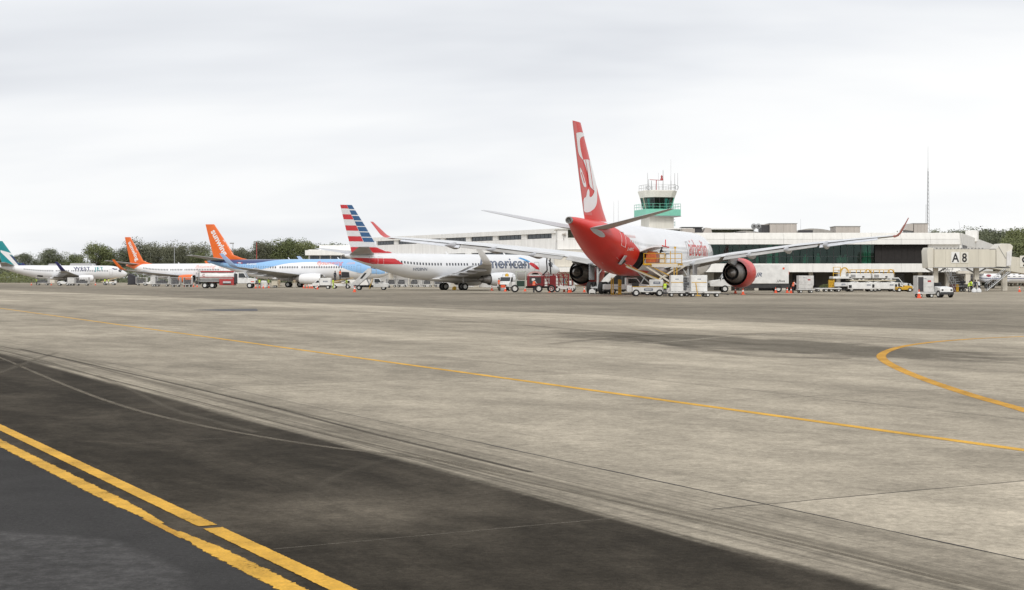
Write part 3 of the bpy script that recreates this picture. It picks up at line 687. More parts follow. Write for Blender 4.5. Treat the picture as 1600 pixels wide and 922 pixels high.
    def winglet(s, secs, mat, side, parent, n=8):
        """secs: (lat, z, sLE, sTE, thickness) with thickness across the span direction"""
        us = [(1-math.cos(math.pi*i/n))/2 for i in range(n+1)]; rings = []
        for k, (lat, z, a, b_, t) in enumerate(secs):
            p, q = secs[max(k-1, 0)], secs[min(k+1, len(secs)-1)]; d = Vector((q[0]-p[0], q[1]-p[1])).normalized(); nx, nz = -d.y, d.x
            rings.append([s.T(a+(b_-a)*u, side*(lat+nx*t*naca(u)), z+nz*t*naca(u)) for u in us]+[s.T(a+(b_-a)*u, side*(lat-nx*t*naca(u)), z-nz*t*naca(u)) for u in us[-2:0:-1]])
        mb = MB(); mb.loft(rings); return mb.build('winglet', mat, parent, smooth=50)
    def canoe(s, lat, s0, s1, z0, z1, w, h, side, parent, mat):
        rings = []; k = 10
        for i in range(k+1):
            t = i/k; r = max(math.sqrt(t/.35) if t < .35 else (1-(t-.35)/.65)**.85, .05); st = s0+(s1-s0)*t; z = z0+(z1-z0)*t
            rings.append([s.T(st, side*lat+w/2*r*math.cos(2*math.pi*j/10), z+h/2*r*math.sin(2*math.pi*j/10)) for j in range(10)])
        mb = MB(); mb.loft(rings); return mb.build('flap_track_fairing', mat, parent)
    def engine(s, lat, z, s0, s1, r, core, side, mat, n=28, flat=.0, lip=bare):
        """nacelle from inlet s0 to fan nozzle s1; core: list of (station, radius) for the core cowl, last the plug tip"""
        e = bpy.data.objects.new('engine', None); C.objects.link(e); e.parent = s.root
        L = s1-s0; P = s.T(0, side*lat, z)
        def lat_(prof, m, name, cap=False, par=e):
            mb = MB(); rings = []
            for st, rr in prof:
                ring = []
                for i in range(n):
                    a = 2*math.pi*i/n; zz_ = math.sin(a)*rr
                    if flat and zz_ < 0: zz_ *= 1-flat
                    ring.append(s.T(st, side*lat+math.cos(a)*rr, z+zz_))
                rings.append(ring)
            mb.loft(rings, cap=cap); return mb.build(name, m, par, smooth=50)
        lat_([(s0+.22, r*.90), (s0+L*.12, r*.965), (s0+L*.3, r), (s0+L*.55, r*.995), (s0+L*.8, r*.93), (s1, r*.83)], mat, 'nacelle')
        lat_([(s0+.45, r*.74), (s0+.12, r*.77), (s0, r*.82), (s0+.06, r*.875), (s0+.22, r*.903)], lip, 'inlet_lip')
        lat_([(s0+.45, r*.74), (s0+L*.25, r*.74), (s0+L*.25, .05)], darkduct, 'inlet_duct')
        lat_([(s0+L*.25-.02, r*.22), (s0+L*.25-.35, r*.12), (s0+L*.25-.5, .02)], nozzle, 'spinner')
        lat_([(s1, r*.83), (s1-.02, r*.81), (s1-L*.3, r*.80), (s1-L*.3, core[0][1])], darkduct, 'fan_duct')
        lat_(core[:-3], nozzle, 'core_cowl')
        c = core[-4]
        lat_([c, (c[0]-.02, c[1]*.96), (c[0]-.5, c[1]*.9), (c[0]-.5, core[-3][1])], darkduct, 'core_duct')
        lat_([(core[-3][0]-.5, core[-3][1])]+core[-3:], nozzle, 'exhaust_plug')
        return e
    def gear(s, st, lat, rw, ww, axles, spread, ztop, name='main_gear', door=None):
        g = bpy.data.objects.new(name, None); C.objects.link(g); g.parent = s.root; g.location = s.T(st, lat, 0)
        mb = MB(); mb.tube((0,0,rw), (0,0,ztop), rw*.17, rw*.2, 12); mb.tube((0,0,rw), (0,0,rw+.55*(ztop-rw)), rw*.12, rw*.12, 12)
        mb.tube((.1,0,rw+.3), (1.1,0,ztop), rw*.09, n=8); mb.tube((0,.05,rw+.5*(ztop-rw)), (0,(.9 if lat > 0 else -.9) if lat else .5,ztop), rw*.1, n=8)
        xs = [0.0] if axles == 1 else [-rw*1.2, rw*1.2]
        if axles > 1: mb.bar((xs[0],0,rw), (xs[1],0,rw), .28, .3)
        for x in xs: mb.tube((x,-spread,rw), (x,spread,rw), rw*.15, n=10)
        mb.build('strut', gearm, g)
        for x in xs:
            for y in (-spread, spread): wheel(g, x, y, rw, ww, 'wheel')
        if door:
            mb = MB(); mb.box((.1, door[0], (door[1]+ztop)/2), (door[2], .05, ztop-door[1])); mb.build('gear_door', door[3], g, bev=.02)
        return g

WH = {}
def wheel(parent, x, y, r, w, name='wheel', rim=None, z=None):
    k = (round(r, 3), round(w, 3))
    if k not in WH:
        h = w/2
        t = MB(); t.lathe([(-h*.55, r*.55), (-h*.95, r*.66), (-h, r*.85), (-h*.78, r*.97), (-h*.3, r), (h*.3, r), (h*.78, r*.97), (h, r*.85), (h*.95, r*.66), (h*.55, r*.55)], 'y', n=20)
        q = MB(); q.lathe([(-h*.6, r*.58), (-h*.72, r*.52), (-h*.45, r*.42), (-h*.6, r*.18), (-h*.68, .001)], 'y', n=20); q.lathe([(h*.6, r*.58), (h*.72, r*.52), (h*.45, r*.42), (h*.6, r*.18), (h*.68, .001)], 'y', n=20)
        q.lathe([(-h*.5, r*.555), (h*.5, r*.555)], 'y', n=20)
        WH[k] = (t.mesh('tyre', [tyre]), q.mesh('rim', [rimm]))
    o = link_mesh(name, WH[k][0], parent, (x, y, r if z is None else z)); link_mesh('rim', WH[k][1], o); return o

def b737(label, tail, a, body, finm, wl_mat, nac, group, roll=0):
    p = Plane('airliner', label, PROF737, 19.6, tail, a, roll, group); p.fuselage(body)
    p.fin([(5.2, 28.2, 36.6, .12), (5.75, 30.8, 36.9, .24), (6.35, 32.5, 37.0, .42), (9.4, 34.55, 37.85, .32), (12.45, 36.75, 38.65, .2)], finm)
    for sd in (1, -1):
        w = p.surf('wing', [(1.2, 12.4, 22.9, 2.05, .95), (2.6, 14.0, 22.7, 2.15, .8), (5.6, 16.4, 22.4, 2.5, .55), (11.5, 20.0, 23.5, 3.15, .32), (16.6, 23.2, 24.8, 3.8, .17)], wgrey, sd)
        p.winglet([(16.55, 3.79, 23.2, 24.8, .14), (17.05, 3.95, 23.6, 25.0, .13), (17.38, 4.4, 24.1, 25.4, .11), (17.65, 5.3, 25.0, 26.1, .08), (17.85, 6.35, 26.1, 26.9, .05)], wl_mat, sd, w)
        for lat, z in ((6.6, 2.38), (9.6, 2.75), (12.6, 3.1)): p.canoe(lat, 20.2+lat*.1, 24.2+lat*.06, z-.15, z-.1, .42, .5, sd, w, wgrey)
        mb = MB()
        for lat0, lat1 in ((2.3, 5.4), (5.8, 11.3)):
            z0, z1 = (1.95+.165*(l-1.2) for l in (lat0, lat1))
            e0 = 22.72 if lat0 < 3 else 22.42; e1 = 22.42 if lat0 < 3 else 23.35
            mb.add([p.T(e0-.9, sd*lat0, z0+.12), p.T(e0+.35, sd*lat0, z0-.18), p.T(e1+.3, sd*lat1, z1-.05), p.T(e1-.7, sd*lat1, z1+.15),
                    p.T(e0-.9, sd*lat0, z0+.0), p.T(e0+.35, sd*lat0, z0-.24), p.T(e1+.3, sd*lat1, z1-.11), p.T(e1-.7, sd*lat1, z1+.03)], [(0,1,2,3),(7,6,5,4),(0,4,5,1),(1,5,6,2),(2,6,7,3),(3,7,4,0)])
        mb.build('flap', wtop, w)
        p.surf('horizontal_stabiliser', [(.3, 33.2, 37.3, 5.35, .34), (2.0, 34.5, 37.7, 5.6, .30), (7.15, 37.7, 39.3, 6.25, .13)], wgrey, sd)
        p.engine(4.83, 1.62, 11.9, 16.3, 1.10, [(15.3, .76), (16.3, .74), (17.5, .54), (17.5, .38), (17.7, .34), (18.3, .04)], sd, nac, flat=.08)
        mb = MB(); mb.loft([[p.T(a_, sd*4.83+dy_, z_) for a_, dy_, z_ in ((13.6, -w_, zb), (13.6, w_, zb), (20.4, w_, zb+.35), (20.4, -w_, zb+.35))] for zb, w_ in ((2.05, .22), (2.55, .16))]); mb.build('pylon', wgrey, p.root)
        p.gear(19.6, sd*2.86, .56, .40, 1, .43, 1.95)
    # wing-body fairing
    rings = []
    for i in range(11):
        t = i/10; st = 11.5+13.5*t; r = max(.08, math.sin(math.pi*t)**.55); rings.append([p.T(st, 2.15*r*math.cos(2*math.pi*j/16), 1.75+.62*r*math.sin(2*math.pi*j/16)) for j in range(16)])
    mb = MB(); mb.loft(rings); mb.build('belly_fairing', body, p.root, smooth=60)
    p.gear(4.0, 0, .35, .22, 1, .2, 1.7, 'nose_gear')
    p.windows((6.6, 31.0), .508, 78, skip=(22, 31)); p.cockpit()
    mb = MB(); mb.lathe([(p.sg-38.0, .2), (p.sg-38.25, .17), (p.sg-38.25, .12), (p.sg-37.9, .1)], 'x', (0, 0, 5.08), 14); mb.build('exhaust_outlet', nozzle, p.root)
    mb = MB()
    for st in (10.2, 20.5): mb.prism([(p.sg-st, 5.44), (p.sg-st-.42, 5.86), (p.sg-st-.55, 5.86), (p.sg-st-.35, 5.44)], -.02, .02)
    mb.build('antenna', awhite, p.root)
    for st, t0, t1 in ((33.6, 62, 118), (5.2, 66, 112)):
        p.outline('door_outline', st, st+.8, t0, t1, greyp, .035)
    return p

# ---- American-style silver twin jet
aa = b737('silver twin jet with red, white and blue striped tail', (-24.3, 214.3, 0), 57.0, silver, silver, M('winglet silver', (.72, .72, .71), .4), silver, 'narrow body airliners parked on the apron')
def zAA(yz): return zat(310+yz/6.144, 214.0)
def uline(z):        # chord fraction of the diagonal between red and blue
    return 0.50+0.0*z
for y0, y1 in ((58, 96), (152, 200), (258, 308), (362, 411)): aa.finband('red_stripe', zAA(y1), min(zAA(y0), 12.44), .47, 1.0, red_aa)
for y0, y1 in ((105, 150), (205, 255), (310, 360)): aa.finband('grey_stripe', zAA(y1), zAA(y0), .47, 1.0, grey_aa)
for y0, y1 in ((60, 100), (112, 155), (165, 208), (218, 262), (270, 313), (322, 365), (373, 415)): aa.finband('blue_stripe', zAA(y1), min(zAA(y0), 12.44), 0.0, .455, blue_aa)
aa.finband('red_stripe', zAA(520), zAA(466), 0.0, 1.0, red_aa); aa.finband('grey_stripe', zAA(460), zAA(420), 0.0, 1.0, grey_aa)
aa.fpolyz('red_tail_band', [(29.2, 3.88), (30.5, 4.68), (37.2, 4.78), (36.6, 4.60), (35.0, 4.14), (33.8, 3.90)], red_aa, .035, .15)
aa.ftext('American', 2.4, 16.25, 3.35, txt_aa, bold=.012)
aa.ftext('N928NN', .62, 27.6, 2.95, txt_aa, bold=.01)
aa.fpoly('emblem', [(8.2, 40), (8.8, 43), (7.5, 62), (6.7, 66), (7.0, 58)], lblue_aa); aa.fpoly('emblem', [(6.7, 67), (7.1, 74), (5.8, 98), (5.1, 100), (5.3, 90), (6.1, 72)], red_aa)
aa.outline('door_outline', 32.3, 33.15, 58, 116, white_ab, .06)

# ---- sky blue jet with orange tail
s2 = b737('sky blue and navy jet with orange tail, behind the striped tail', (-60.1, 293, 0), 105, awhite, orange, paleblue_sw, awhite, 'narrow body airliners parked on the apron')
tb = pchip([0, 2, 5, 7.5, 9.5, 12, 16, 20, 23, 26, 29, 33, 36, 38], [118, 118, 112, 96, 74, 52, 44, 52, 70, 92, 106, 122, 150, 170])
s2.band('sky_blue_area', 0, tb, .3, 38, sky_sw, .012, 70, 26, both=True)
s2.band('navy_area', 0, pchip([20, 23, 26, 30, 34, 38], [4, 22, 46, 66, 74, 80]), 20, 38, navy_sw, .020, 40, 16, both=True)
s2.ftext('flysunwing', 1.28, 14.4, 4.4, pink_sw, shear=.25, bold=.0, off=.03); s2.ftext('.com', .9, 8.3, 4.45, palepink_sw, shear=.25, bold=0, off=.03)
s2.ftext('C-GVVH', .55, 29.0, 4.35, white_ab, bold=.02, off=.035)
s2.fpoly('flag', [(31.2, 56), (30.0, 56), (30.0, 63), (31.2, 63)], white_ab, .034); s2.fpoly('flag_bar', [(31.2, 56.3), (30.9, 56.3), (30.9, 62.7), (31.2, 62.7)], red_aa, .042); s2.fpoly('flag_bar', [(30.3, 56.3), (30.0, 56.3), (30.0, 62.7), (30.3, 62.7)], red_aa, .042)
# ---- white jet with orange tail
s1 = b737('white jet with orange tail and orange engines behind the baggage carts', (-100.5, 386, 0), 117, awhite, orange, orange, orange, 'narrow body airliners parked on the apron')
s1.ftext('flysunwing', 1.5, 14.2, 4.3, palepink_sw, shear=.25, bold=.002, off=.03); s1.ftext('.com', 1.1, 7.0, 4.35, palepink_sw, shear=.25, bold=0, off=.03)
s1.shell('orange_tail_cone', lambda t: 32.2+1.6*math.cos(R(t))*-1+1.6, 38, orange, .012, 48, 12)
for p in (s1, s2):
    p.fintext('sunwing', 1.72, 37.45, 11.0, -60, white_ab, bold=.03, space=1.0)
    p.finpoly('spark', [(34.9, 9.3), (34.6, 9.35), (34.45, 9.6), (34.35, 9.3), (34.05, 9.2), (34.35, 9.05), (34.45, 8.8), (34.6, 9.05)], palepink_sw)
# ---- white jet with teal and navy tail
wj = b737('white jet with teal and navy tail at the far left', (-148, 426, 0), 57, awhite, teal_wj, navy_wj, awhite, 'narrow body airliners parked on the apron')
def wjxy(zx, zy):
    px, py = zx/4.0, 340+zy/4.0; t = (px-800)/F; k = (t*426-(-148))/(math.sin(wj.a)-t*math.cos(wj.a)); D = 426+k*math.cos(wj.a)
    return (38.0-k, HC+(YH-py)*D/F)
wj.finpoly('white_flash', [wjxy(*q) for q in ((2, 203), (100, 231), (110, 246), (56, 230), (116, 300), (90, 300), (4, 216))], white_ab, .02)
wj.finpoly('navy_flash', [wjxy(*q) for q in ((62, 236), (110, 247), (135, 272), (155, 288), (190, 298), (118, 300))], navy_wj, .028)
wj.ftext('WEST', 1.75, 16.6, 4.05, navy_wj, bold=.02, space=1.12); wj.ftext('JET', 1.75, 10.4, 4.05, teal_wj, bold=.02, space=1.15)
wj.fpoly('emblem', [(5.3, 52), (4.6, 50), (4.3, 56), (3.9, 52), (3.3, 54), (3.9, 64), (4.6, 66)], navy_wj)
wj.band('cargo_hatch_open', 122, 138, 25.6, 27.2, black, .02, 4, 4)

# ---- red and white wide body
ab_ = Plane('wide_body_airliner', 'large red and white wide-body jet seen from behind', PROF330, 28.9, (5.55, 143.4, 0), 19.8, R(.35)); AB = ab_
AB.fuselage(awhite, 64, holes=[(39.7, 42.5, 95.6, 140.6)])
# red rear: station where red begins, by angle
redb = pchip([0, 25, 50, 75, 90, 96, 100, 136, 141, 150, 165, 180], [51.0, 50.2, 48.6, 45.6, 43.6, 42.6, 42.52, 42.52, 37.5, 31.5, 29.0, 28.5])
redl = pchip([0, 25, 50, 75, 90, 120, 150, 165, 180], [51.0, 50.2, 48.6, 45.6, 43.2, 41.0, 37.0, 31.5, 30.5])
AB.shell('red_rear', lambda t: redb(t) if t <= 180 else redl(360-t), 58.6, red_ab, .012, 96, 26)
AB.shell('grey_trim_panel', lambda t: 52.0+.9*abs((t-104)/14)**2, lambda t: 55.2-.9*abs((t-104)/14)**2, wgrey, .022, 14, 10, th=(90, 118))
AB.shell('grey_trim_panel', lambda t: 52.0+.9*abs((t-256)/14)**2, lambda t: 55.2-.9*abs((t-256)/14)**2, wgrey, .022, 14, 10, th=(242, 270))
AB.outline('door_outline', 46.9, 48.0, 62, 104, white_ab, .06); AB.outline('door_outline', 6.0, 7.1, 62, 100, greyp, .05); AB.outline('door_outline', 19.5, 20.5, 62, 100, greyp, .05)
AB.ftext('D-ABXC', .45, 46.2, 4.75, white_ab, bold=.015); AB.ftext('airberlin.com', .62, 46.6, 6.1, M('lettering pale pink', (0.80, 0.45, 0.42), .4), bold=.0)
AB.ftext('airberlin', 3.1, 19.6, 4.6, red_ab, bold=.0); AB.windows((8.2, 46.0), .533, 80, w=.20, h=.30, skip=(22, 23, 43), mat=pane_g); AB.cockpit(st=(2.2, 4.2))
# hold behind the open cargo door
mb = MB(); q = [AB.sk(s_, t_, -.02) for s_ in (39.7, 42.5) for t_ in (95.6, 140.6)]; inn = [v_+Vector((0, 2.6, 0.0)) for v_ in q]
mb.add(q+inn, [(0,1,5,4),(2,6,7,3),(0,4,6,2),(1,3,7,5),(4,5,7,6)]); mb.build('cargo_hold', M('hold lining', (0.12, 0.12, 0.12), .7, var=.3), AB.root, smooth=0)
mb = MB(); hg = [AB.sk(s_, 95.6, .0) for s_ in (39.75, 42.45)]; rings = []
for j in range(7):
    t = j/6; dyy, dzz = -2.45*math.sin(R(82))*t-.0, .50*math.sin(math.pi*.62*t)+.05*t
    rings.append([h_+Vector((0, dyy, dzz)) for h_ in hg])
vs = rings+[[v_+Vector((0, .02, -.14)) for v_ in r] for r in rings[::-1]]
mb.loft([[r[0] for r in rings]+[r[0]+Vector((0,.02,-.14)) for r in rings[::-1]], [r[1] for r in rings]+[r[1]+Vector((0,.02,-.14)) for r in rings[::-1]]]); mb.build('cargo_door', awhite, AB.root)
mb = MB(); tip = (rings[-1][0]+rings[-1][1])/2; mb.tube(tip, tip+Vector((0,0,.75)), .05); mb.tube(rings[-1][0], rings[-1][1], .07); mb.build('door_latch', red_ab, AB.root)
AB.band('bulk_door_open', 132, 150, 44.9, 46.0, black, .02, 4, 4)
mb = MB(); c0 = AB.sk(46.2, 142, .05); mb.box(c0+Vector((0, -.35, .1)), (.9, .08, 1.1), 0, Matrix.Rotation(R(35), 3, 'X')); mb.build('bulk_door', wgrey, AB.root, bev=.02)
AB.fin([(7.0, 44.6, 53.3, .55), (7.75, 46.0, 53.7, .62), (9.0, 47.6, 54.3, .62), (12.5, 51.0, 55.9, .52), (17.2, 55.35, 57.9, .3)], red_ab)
mb = MB()
for i in range(2): pass
AB.finband('rudder', 8.2, 17.1, .70, 1.0, M('rudder washed red', (0.66, 0.10, 0.09), .3, var=.05), .015, 8, 10)
# large curved white lettering fragments across the fin (traced in fin-plane coordinates)
def finxy(zx, zy):
    px, py = 870+zx/5.12, 170+zy/5.12+3.0; t = (px-800)/F; k = (t*143.4-5.55)/(math.sin(AB.a)-t*math.cos(AB.a)); D = 143.4+k*math.cos(AB.a)
    return Vector((58.6-k, HC+(YH-py)*D/F, 0))
def finshape(name, pts, mat, off):
    q = catmull([finxy(*p) for p in pts]+[finxy(*pts[0])], 4)[:-1]; return AB.finpoly(name, [(p.x, p.y) for p in q], mat, off, .35)
finshape('white_arc', [(141, 180), (160, 173), (190, 178), (214, 192), (215, 214), (192, 206), (174, 213), (165, 235), (169, 290), (182, 360), (190, 393), (172, 368), (161, 340), (153, 290), (146, 230)], white_ab, .03)
finshape('white_letters', [(190, 394), (216, 391), (243, 402), (263, 425), (277, 480), (288, 560), (294, 650), (292, 730), (279, 775), (258, 800), (238, 812), (214, 808), (207, 760), (206, 705), (219, 688), (223, 650), (231, 625), (239, 650), (240, 685), (252, 690), (268, 662), (271, 640), (256, 625), (240, 600), (225, 520), (208, 450)], white_ab, .03)
for ln in ([(206, 396), (218, 470), (229, 550), (236, 612)], [(231, 398), (241, 470), (252, 550), (264, 628)]):
    L1 = [(x-1.8, y) for x, y in ln]+[(x+1.8, y) for x, y in ln[::-1]]; AB.finpoly('red_line', [(p.x, p.y) for p in (finxy(*q) for q in L1)], red_ab, .042, .35)
finshape('white_letters', [(173, 455), (182, 470), (200, 530), (216, 595), (212, 612), (200, 600), (186, 545), (177, 500)], white_ab, .03)
L1 = [(184, 490), (206, 575), (203, 580), (181, 495)]; AB.finpoly('red_line', [(p.x, p.y) for p in (finxy(*q) for q in L1)], red_ab, .042, .35)
for sd in (1, -1):
    w = AB.surf('wing', [(1.8, 17.6, 30.6, 3.10, 1.5), (3.4, 19.4, 30.3, 3.42, 1.3), (9.4, 23.2, 30.9, 4.50, .92), (18.0, 29.0, 34.4, 5.55, .58), (25.0, 33.7, 37.2, 6.15, .38), (28.6, 36.1, 38.6, 6.42, .26)], wtop, sd, n=16)
    wlm = M('winglet red', (0.58, 0.04, 0.035), .3, var=.05)
    AB.winglet([(28.55, 6.34, 36.1, 38.6, .22), (28.95, 6.45, 36.55, 38.75, .18), (29.3, 6.75, 37.1, 38.95, .13), (30.2, 8.2, 38.9, 39.7, .05)], wlm, sd, w)
    for lat, s0, s1, z in ((5.9, 28.2, 32.6, 3.5), (12.6, 29.3, 34.4, 4.45), (17.0, 31.6, 36.4, 5.02), (21.4, 34.0, 38.0, 5.5)):
        AB.canoe(lat, s0-.6, s1+.5, z, z-.02, .62, .95, sd, w, wgrey)
    for lat0, lat1, e0, e1, z0, z1, nm, mt in ((3.3, 9.0, 30.25, 30.85, 3.35, 4.35, 'flap', flapm), (9.5, 20.5, 30.95, 35.2, 4.42, 5.72, 'flap', flapm), (20.7, 27.0, 35.25, 37.9, 5.75, 6.25, 'aileron', M('aileron pale', (0.66, 0.68, 0.72), .35))):
        mb = MB(); up = []; dn = []
        c0_, c1_ = ((1.6, 1.5) if nm == 'flap' else (1.0, .8))
        A_ = [AB.T(e0-c0_*.4, sd*lat0, z0+.10), AB.T(e0+c0_*.6, sd*lat0, z0-(.46 if nm == 'flap' else .50)), AB.T(e1+c1_*.6, sd*lat1, z1-(.38 if nm == 'flap' else .25)), AB.T(e1-c1_*.4, sd*lat1, z1+.08)]
        B_ = [v_+Vector((0,0,-.16 if k in (0, 3) else -.05)) for k, v_ in enumerate(A_)]
        mb.add(A_+B_, [(0,1,2,3),(7,6,5,4),(0,4,5,1),(1,5,6,2),(2,6,7,3),(3,7,4,0)]); mb.build(nm, mt, w)
    AB.surf('horizontal_stabiliser', [(.5, 49.8, 55.2, 6.85, .6), (2.2, 51.0, 55.6, 7.05, .5), (9.0, 55.4, 57.2, 8.45, .22), (9.7, 56.1, 57.4, 8.58, .12)], wgrey, sd)
    AB.engine(9.37, 2.50, 19.4, 24.4, 1.76, [(23.0, 1.22), (24.4, 1.20), (25.6, .92), (26.1, .80), (26.1, .52), (26.4, .48), (27.2, .05)], sd, red_ab, 36)
    mb = MB(); mb.loft([[AB.T(a_, sd*9.37+dy_, z_) for a_, dy_, z_ in ((21.2, -w_, zb+.2), (21.2, w_, zb+.2), (27.6, w_*.5, zb+.85), (27.6, -w_*.5, zb+.85))] for zb, w_ in ((2.75, .32), (3.75, .26))]); mb.build('pylon', wgrey, AB.root, bev=.03)
    AB.gear(30.9, sd*5.34, .70, .50, 2, .70, 3.4, 'main_gear', (.75*sd*-1, 1.6, 2.1, wgrey))
rings = []
for i in range(13):
    t = i/12; st = 16.5+19*t; r = max(.08, math.sin(math.pi*t)**.5); rings.append([AB.T(st, 3.05*r*math.cos(2*math.pi*j/20), 2.65+.95*r*math.sin(2*math.pi*j/20)) for j in range(20)])
mb = MB(); mb.loft(rings); mb.build('belly_fairing', M('belly fairing shaded grey', (.44, .38, .36), .5, var=.2), AB.root, smooth=60)  # shade under the belly is mixed into the fairing colour
AB.gear(6.7, 0, .52, .32, 1, .32, 2.4, 'nose_gear')
mb = MB(); mb.lathe([(AB.sg-58.55, .34), (AB.sg-58.95, .34), (AB.sg-58.95, .26), (AB.sg-58.6, .25), (AB.sg-58.6, .01)], 'x', (0, 0, 7.46), 20); mb.build('exhaust_outlet', nozzle, AB.root)
# ------------------------------------------------------------------ terminal
def wallframe(o, ang):
    return o
DT = 215.0                                # front plane of the terminal
xT = lambda px: (px-800)*DT/F
term = thing('terminal_building', 'long cream two-storey terminal with dark green glazed band', 'building', (xT(1085), DT, 0))
X0, X1 = 0.0, xT(1497)-xT(1085)
zR, zF, zW1, zW0, zS = 8.4, 7.45, 6.72, 4.0, 2.70
# upper fascia: two rows of panels
npan = 9; pw = X1/npan
for i in range(npan):
    a, b_ = i*pw+.012, (i+1)*pw-.012
    m_ = MB(); m_.prism([(0, zF+.01), (0, zR), (.25, zR), (.25, zF+.01)], 0, b_-a); me = m_
    mb = MB(); mb.add([(a, -.9, zF+.012), (b_, -.9, zF+.012), (b_, -.55, zR), (a, -.55, zR), (a, -.3, zR), (b_, -.3, zR), (b_, -.3, zF+.012), (a, -.3, zF+.012)],
                      [(0,1,2,3), (3,2,5,4), (4,5,6,7), (7,6,1,0), (0,3,4,7), (1,6,5,2)]); mb.build('fascia_panel', wall_p, term, smooth=0)
    mb = MB(); mb.add([(a, -.9, zW1), (b_, -.9, zW1), (b_, -.9, zF-.012), (a, -.9, zF-.012), (a, -.3, zF-.012), (b_, -.3, zF-.012), (b_, -.3, zW1), (a, -.3, zW1)],
                      [(0,1,2,3), (3,2,5,4), (4,5,6,7), (7,6,1,0), (0,3,4,7), (1,6,5,2)]); mb.build('fascia_panel', wall_p2, term, smooth=0)
    mb = MB(); mb.bx(a, b_, -1.0, -.2, zS, zW0-.06); mb.build('spandrel_panel', wall_p2, term, smooth=0)
mb = MB(); mb.bx(X0, X1, -.2, 26, zR-.35, zR-.1); mb.build('roof', roofg, term, smooth=0)
mb = MB(); mb.bx(X0, X1, -.25, 26, 3.3, zW0-.1); mb.bx(X0, X1, 12, 12.3, zW0, zW1); mb.build('upper_floor', M('interior floor', (.16, .17, .16), .5, var=.2), term, smooth=0)
mb = MB(); mb.bx(X0, X1, -.2, 26, zW1+.02, zW1+.2); mb.build('ceiling', M('interior ceiling', (.4, .42, .4), .8), term, smooth=0)
# ground floor recess
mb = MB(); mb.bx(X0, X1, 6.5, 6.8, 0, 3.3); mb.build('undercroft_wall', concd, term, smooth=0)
for i in range(10):
    x = X0+1.2+i*(X1-2.4)/9; mb = MB(); mb.bx(x-.3, x+.3, 1.0, 1.6, 0, 3.3); mb.build('column', wall_b, term, bev=.03)
for x, w_ in ((9.5, 3.2), (15.5, 3.4), (22.0, 3.2), (31.0, 1.2)):
    mb = MB(); mb.bx(x, x+w_, 6.42, 6.5, .02, 2.5); mb.build('service_door', louver if w_ > 2 else greyp, term, smooth=0)
for x in (1.5, 7.5, 26.0, 33.5):
    mb = MB(); mb.bx(x, x+2.2, 6.40, 6.5, 0, 2.65); mb.build('wall_panel', wall_b, term, smooth=0)
# glazed band: panes, mullions, then the black screen
gx0, gx1 = xT(1092)-xT(1085), xT(1366)-xT(1085); ng = 26; gw = (gx1-gx0)/ng
for i in range(ng):
    a = gx0+i*gw; mb = MB(); mb.bx(a+.04, a+gw-.04, .06, .08, zW0+.02, zW1-.02); mb.build('window_pane', tglass, term, smooth=0)
    if i % 2 == 0:
        mb = MB(); mb.bx(a-.035, a+.035, 0.0, .16, zW0, zW1); mb.build('mullion', mullion, term, smooth=0)
mb = MB(); mb.bx(gx0, gx1, .0, .15, zW0+.95, zW0+1.0); mb.build('transom', mullion, term, smooth=0)
sx0, sx1 = gx1+.1, xT(1449)-xT(1085); ns_ = 8
for i in range(ns_):
    a = sx0+(sx1-sx0)*i/ns_; mb = MB(); mb.bx(a+.01, a+(sx1-sx0)/ns_-.01, .02, .08, zW0, zW1-.02); mb.build('screen_panel', screen, term, smooth=0)
mb = MB(); mb.bx(sx1+.05, X1, -.3, .2, zW0-.06, zW1); mb.build('end_wall', wall_p2, term, smooth=0)
# things seen through the glass
teal_i = M('teal interior column', (0.30, 0.80, 0.66), .6); pale_i = M('interior pale', (.6, .62, .55), .6)
for px_ in (1203, 1215, 1352, 1360):
    x = xT(px_)-xT(1085); mb = MB(); mb.tube((x, .6, zW0-.1), (x, .6, zW1), .42 if px_ in (1203, 1352) else .25, n=14); mb.build('interior_column', teal_i, term)
for px_, w_, z_ in ((1175, .5, 1.2), (1262, .7, 1.0), (1282, .7, 1.1), (1316, .9, .8), (1325, .7, .9), (1240, .4, .7), (1186, .3, .9)):
    x = xT(px_)-xT(1085); mb = MB(); mb.bx(x-w_/2, x+w_/2, 1.4, 1.9, zW0, zW0+z_); mb.bx(x-w_/4, x+w_/4, 1.5, 1.8, zW0+z_, zW0+z_+.35); mb.build('interior_furniture', pale_i if px_ > 1300 else teal_i, term, bev=.04)
# angled return wall to the right of the corner
ret = thing('terminal_wing', 'cream terminal return wall receding behind the gate bridge', 'building', (xT(1497), DT, 0), math.atan2(75, 29))
mb = MB(); mb.bx(.02, 80, -.5, 0, zW1, zR-.02); mb.build('fascia', wall_p, ret, smooth=0)
mb = MB(); mb.bx(.1, 80, -.45, -.15, zS, zW1); mb.build('wall', wall_p2, ret, smooth=0); mb = MB(); mb.bx(2, 11, -.5, -.46, 5.9, zW1-.05); mb.build('window', louver, ret, smooth=0)
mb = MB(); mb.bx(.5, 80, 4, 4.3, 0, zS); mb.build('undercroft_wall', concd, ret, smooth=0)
mb = MB(); mb.bx(.02, 80, 0, 14, zR-.4, zR-.1); mb.build('roof', roofg, ret, smooth=0)
mb = MB(); mb.bx(28, 31, -.9, 1, zR-.6, zR+1.2); mb.build('stair_head', wall_p2, ret, smooth=0)

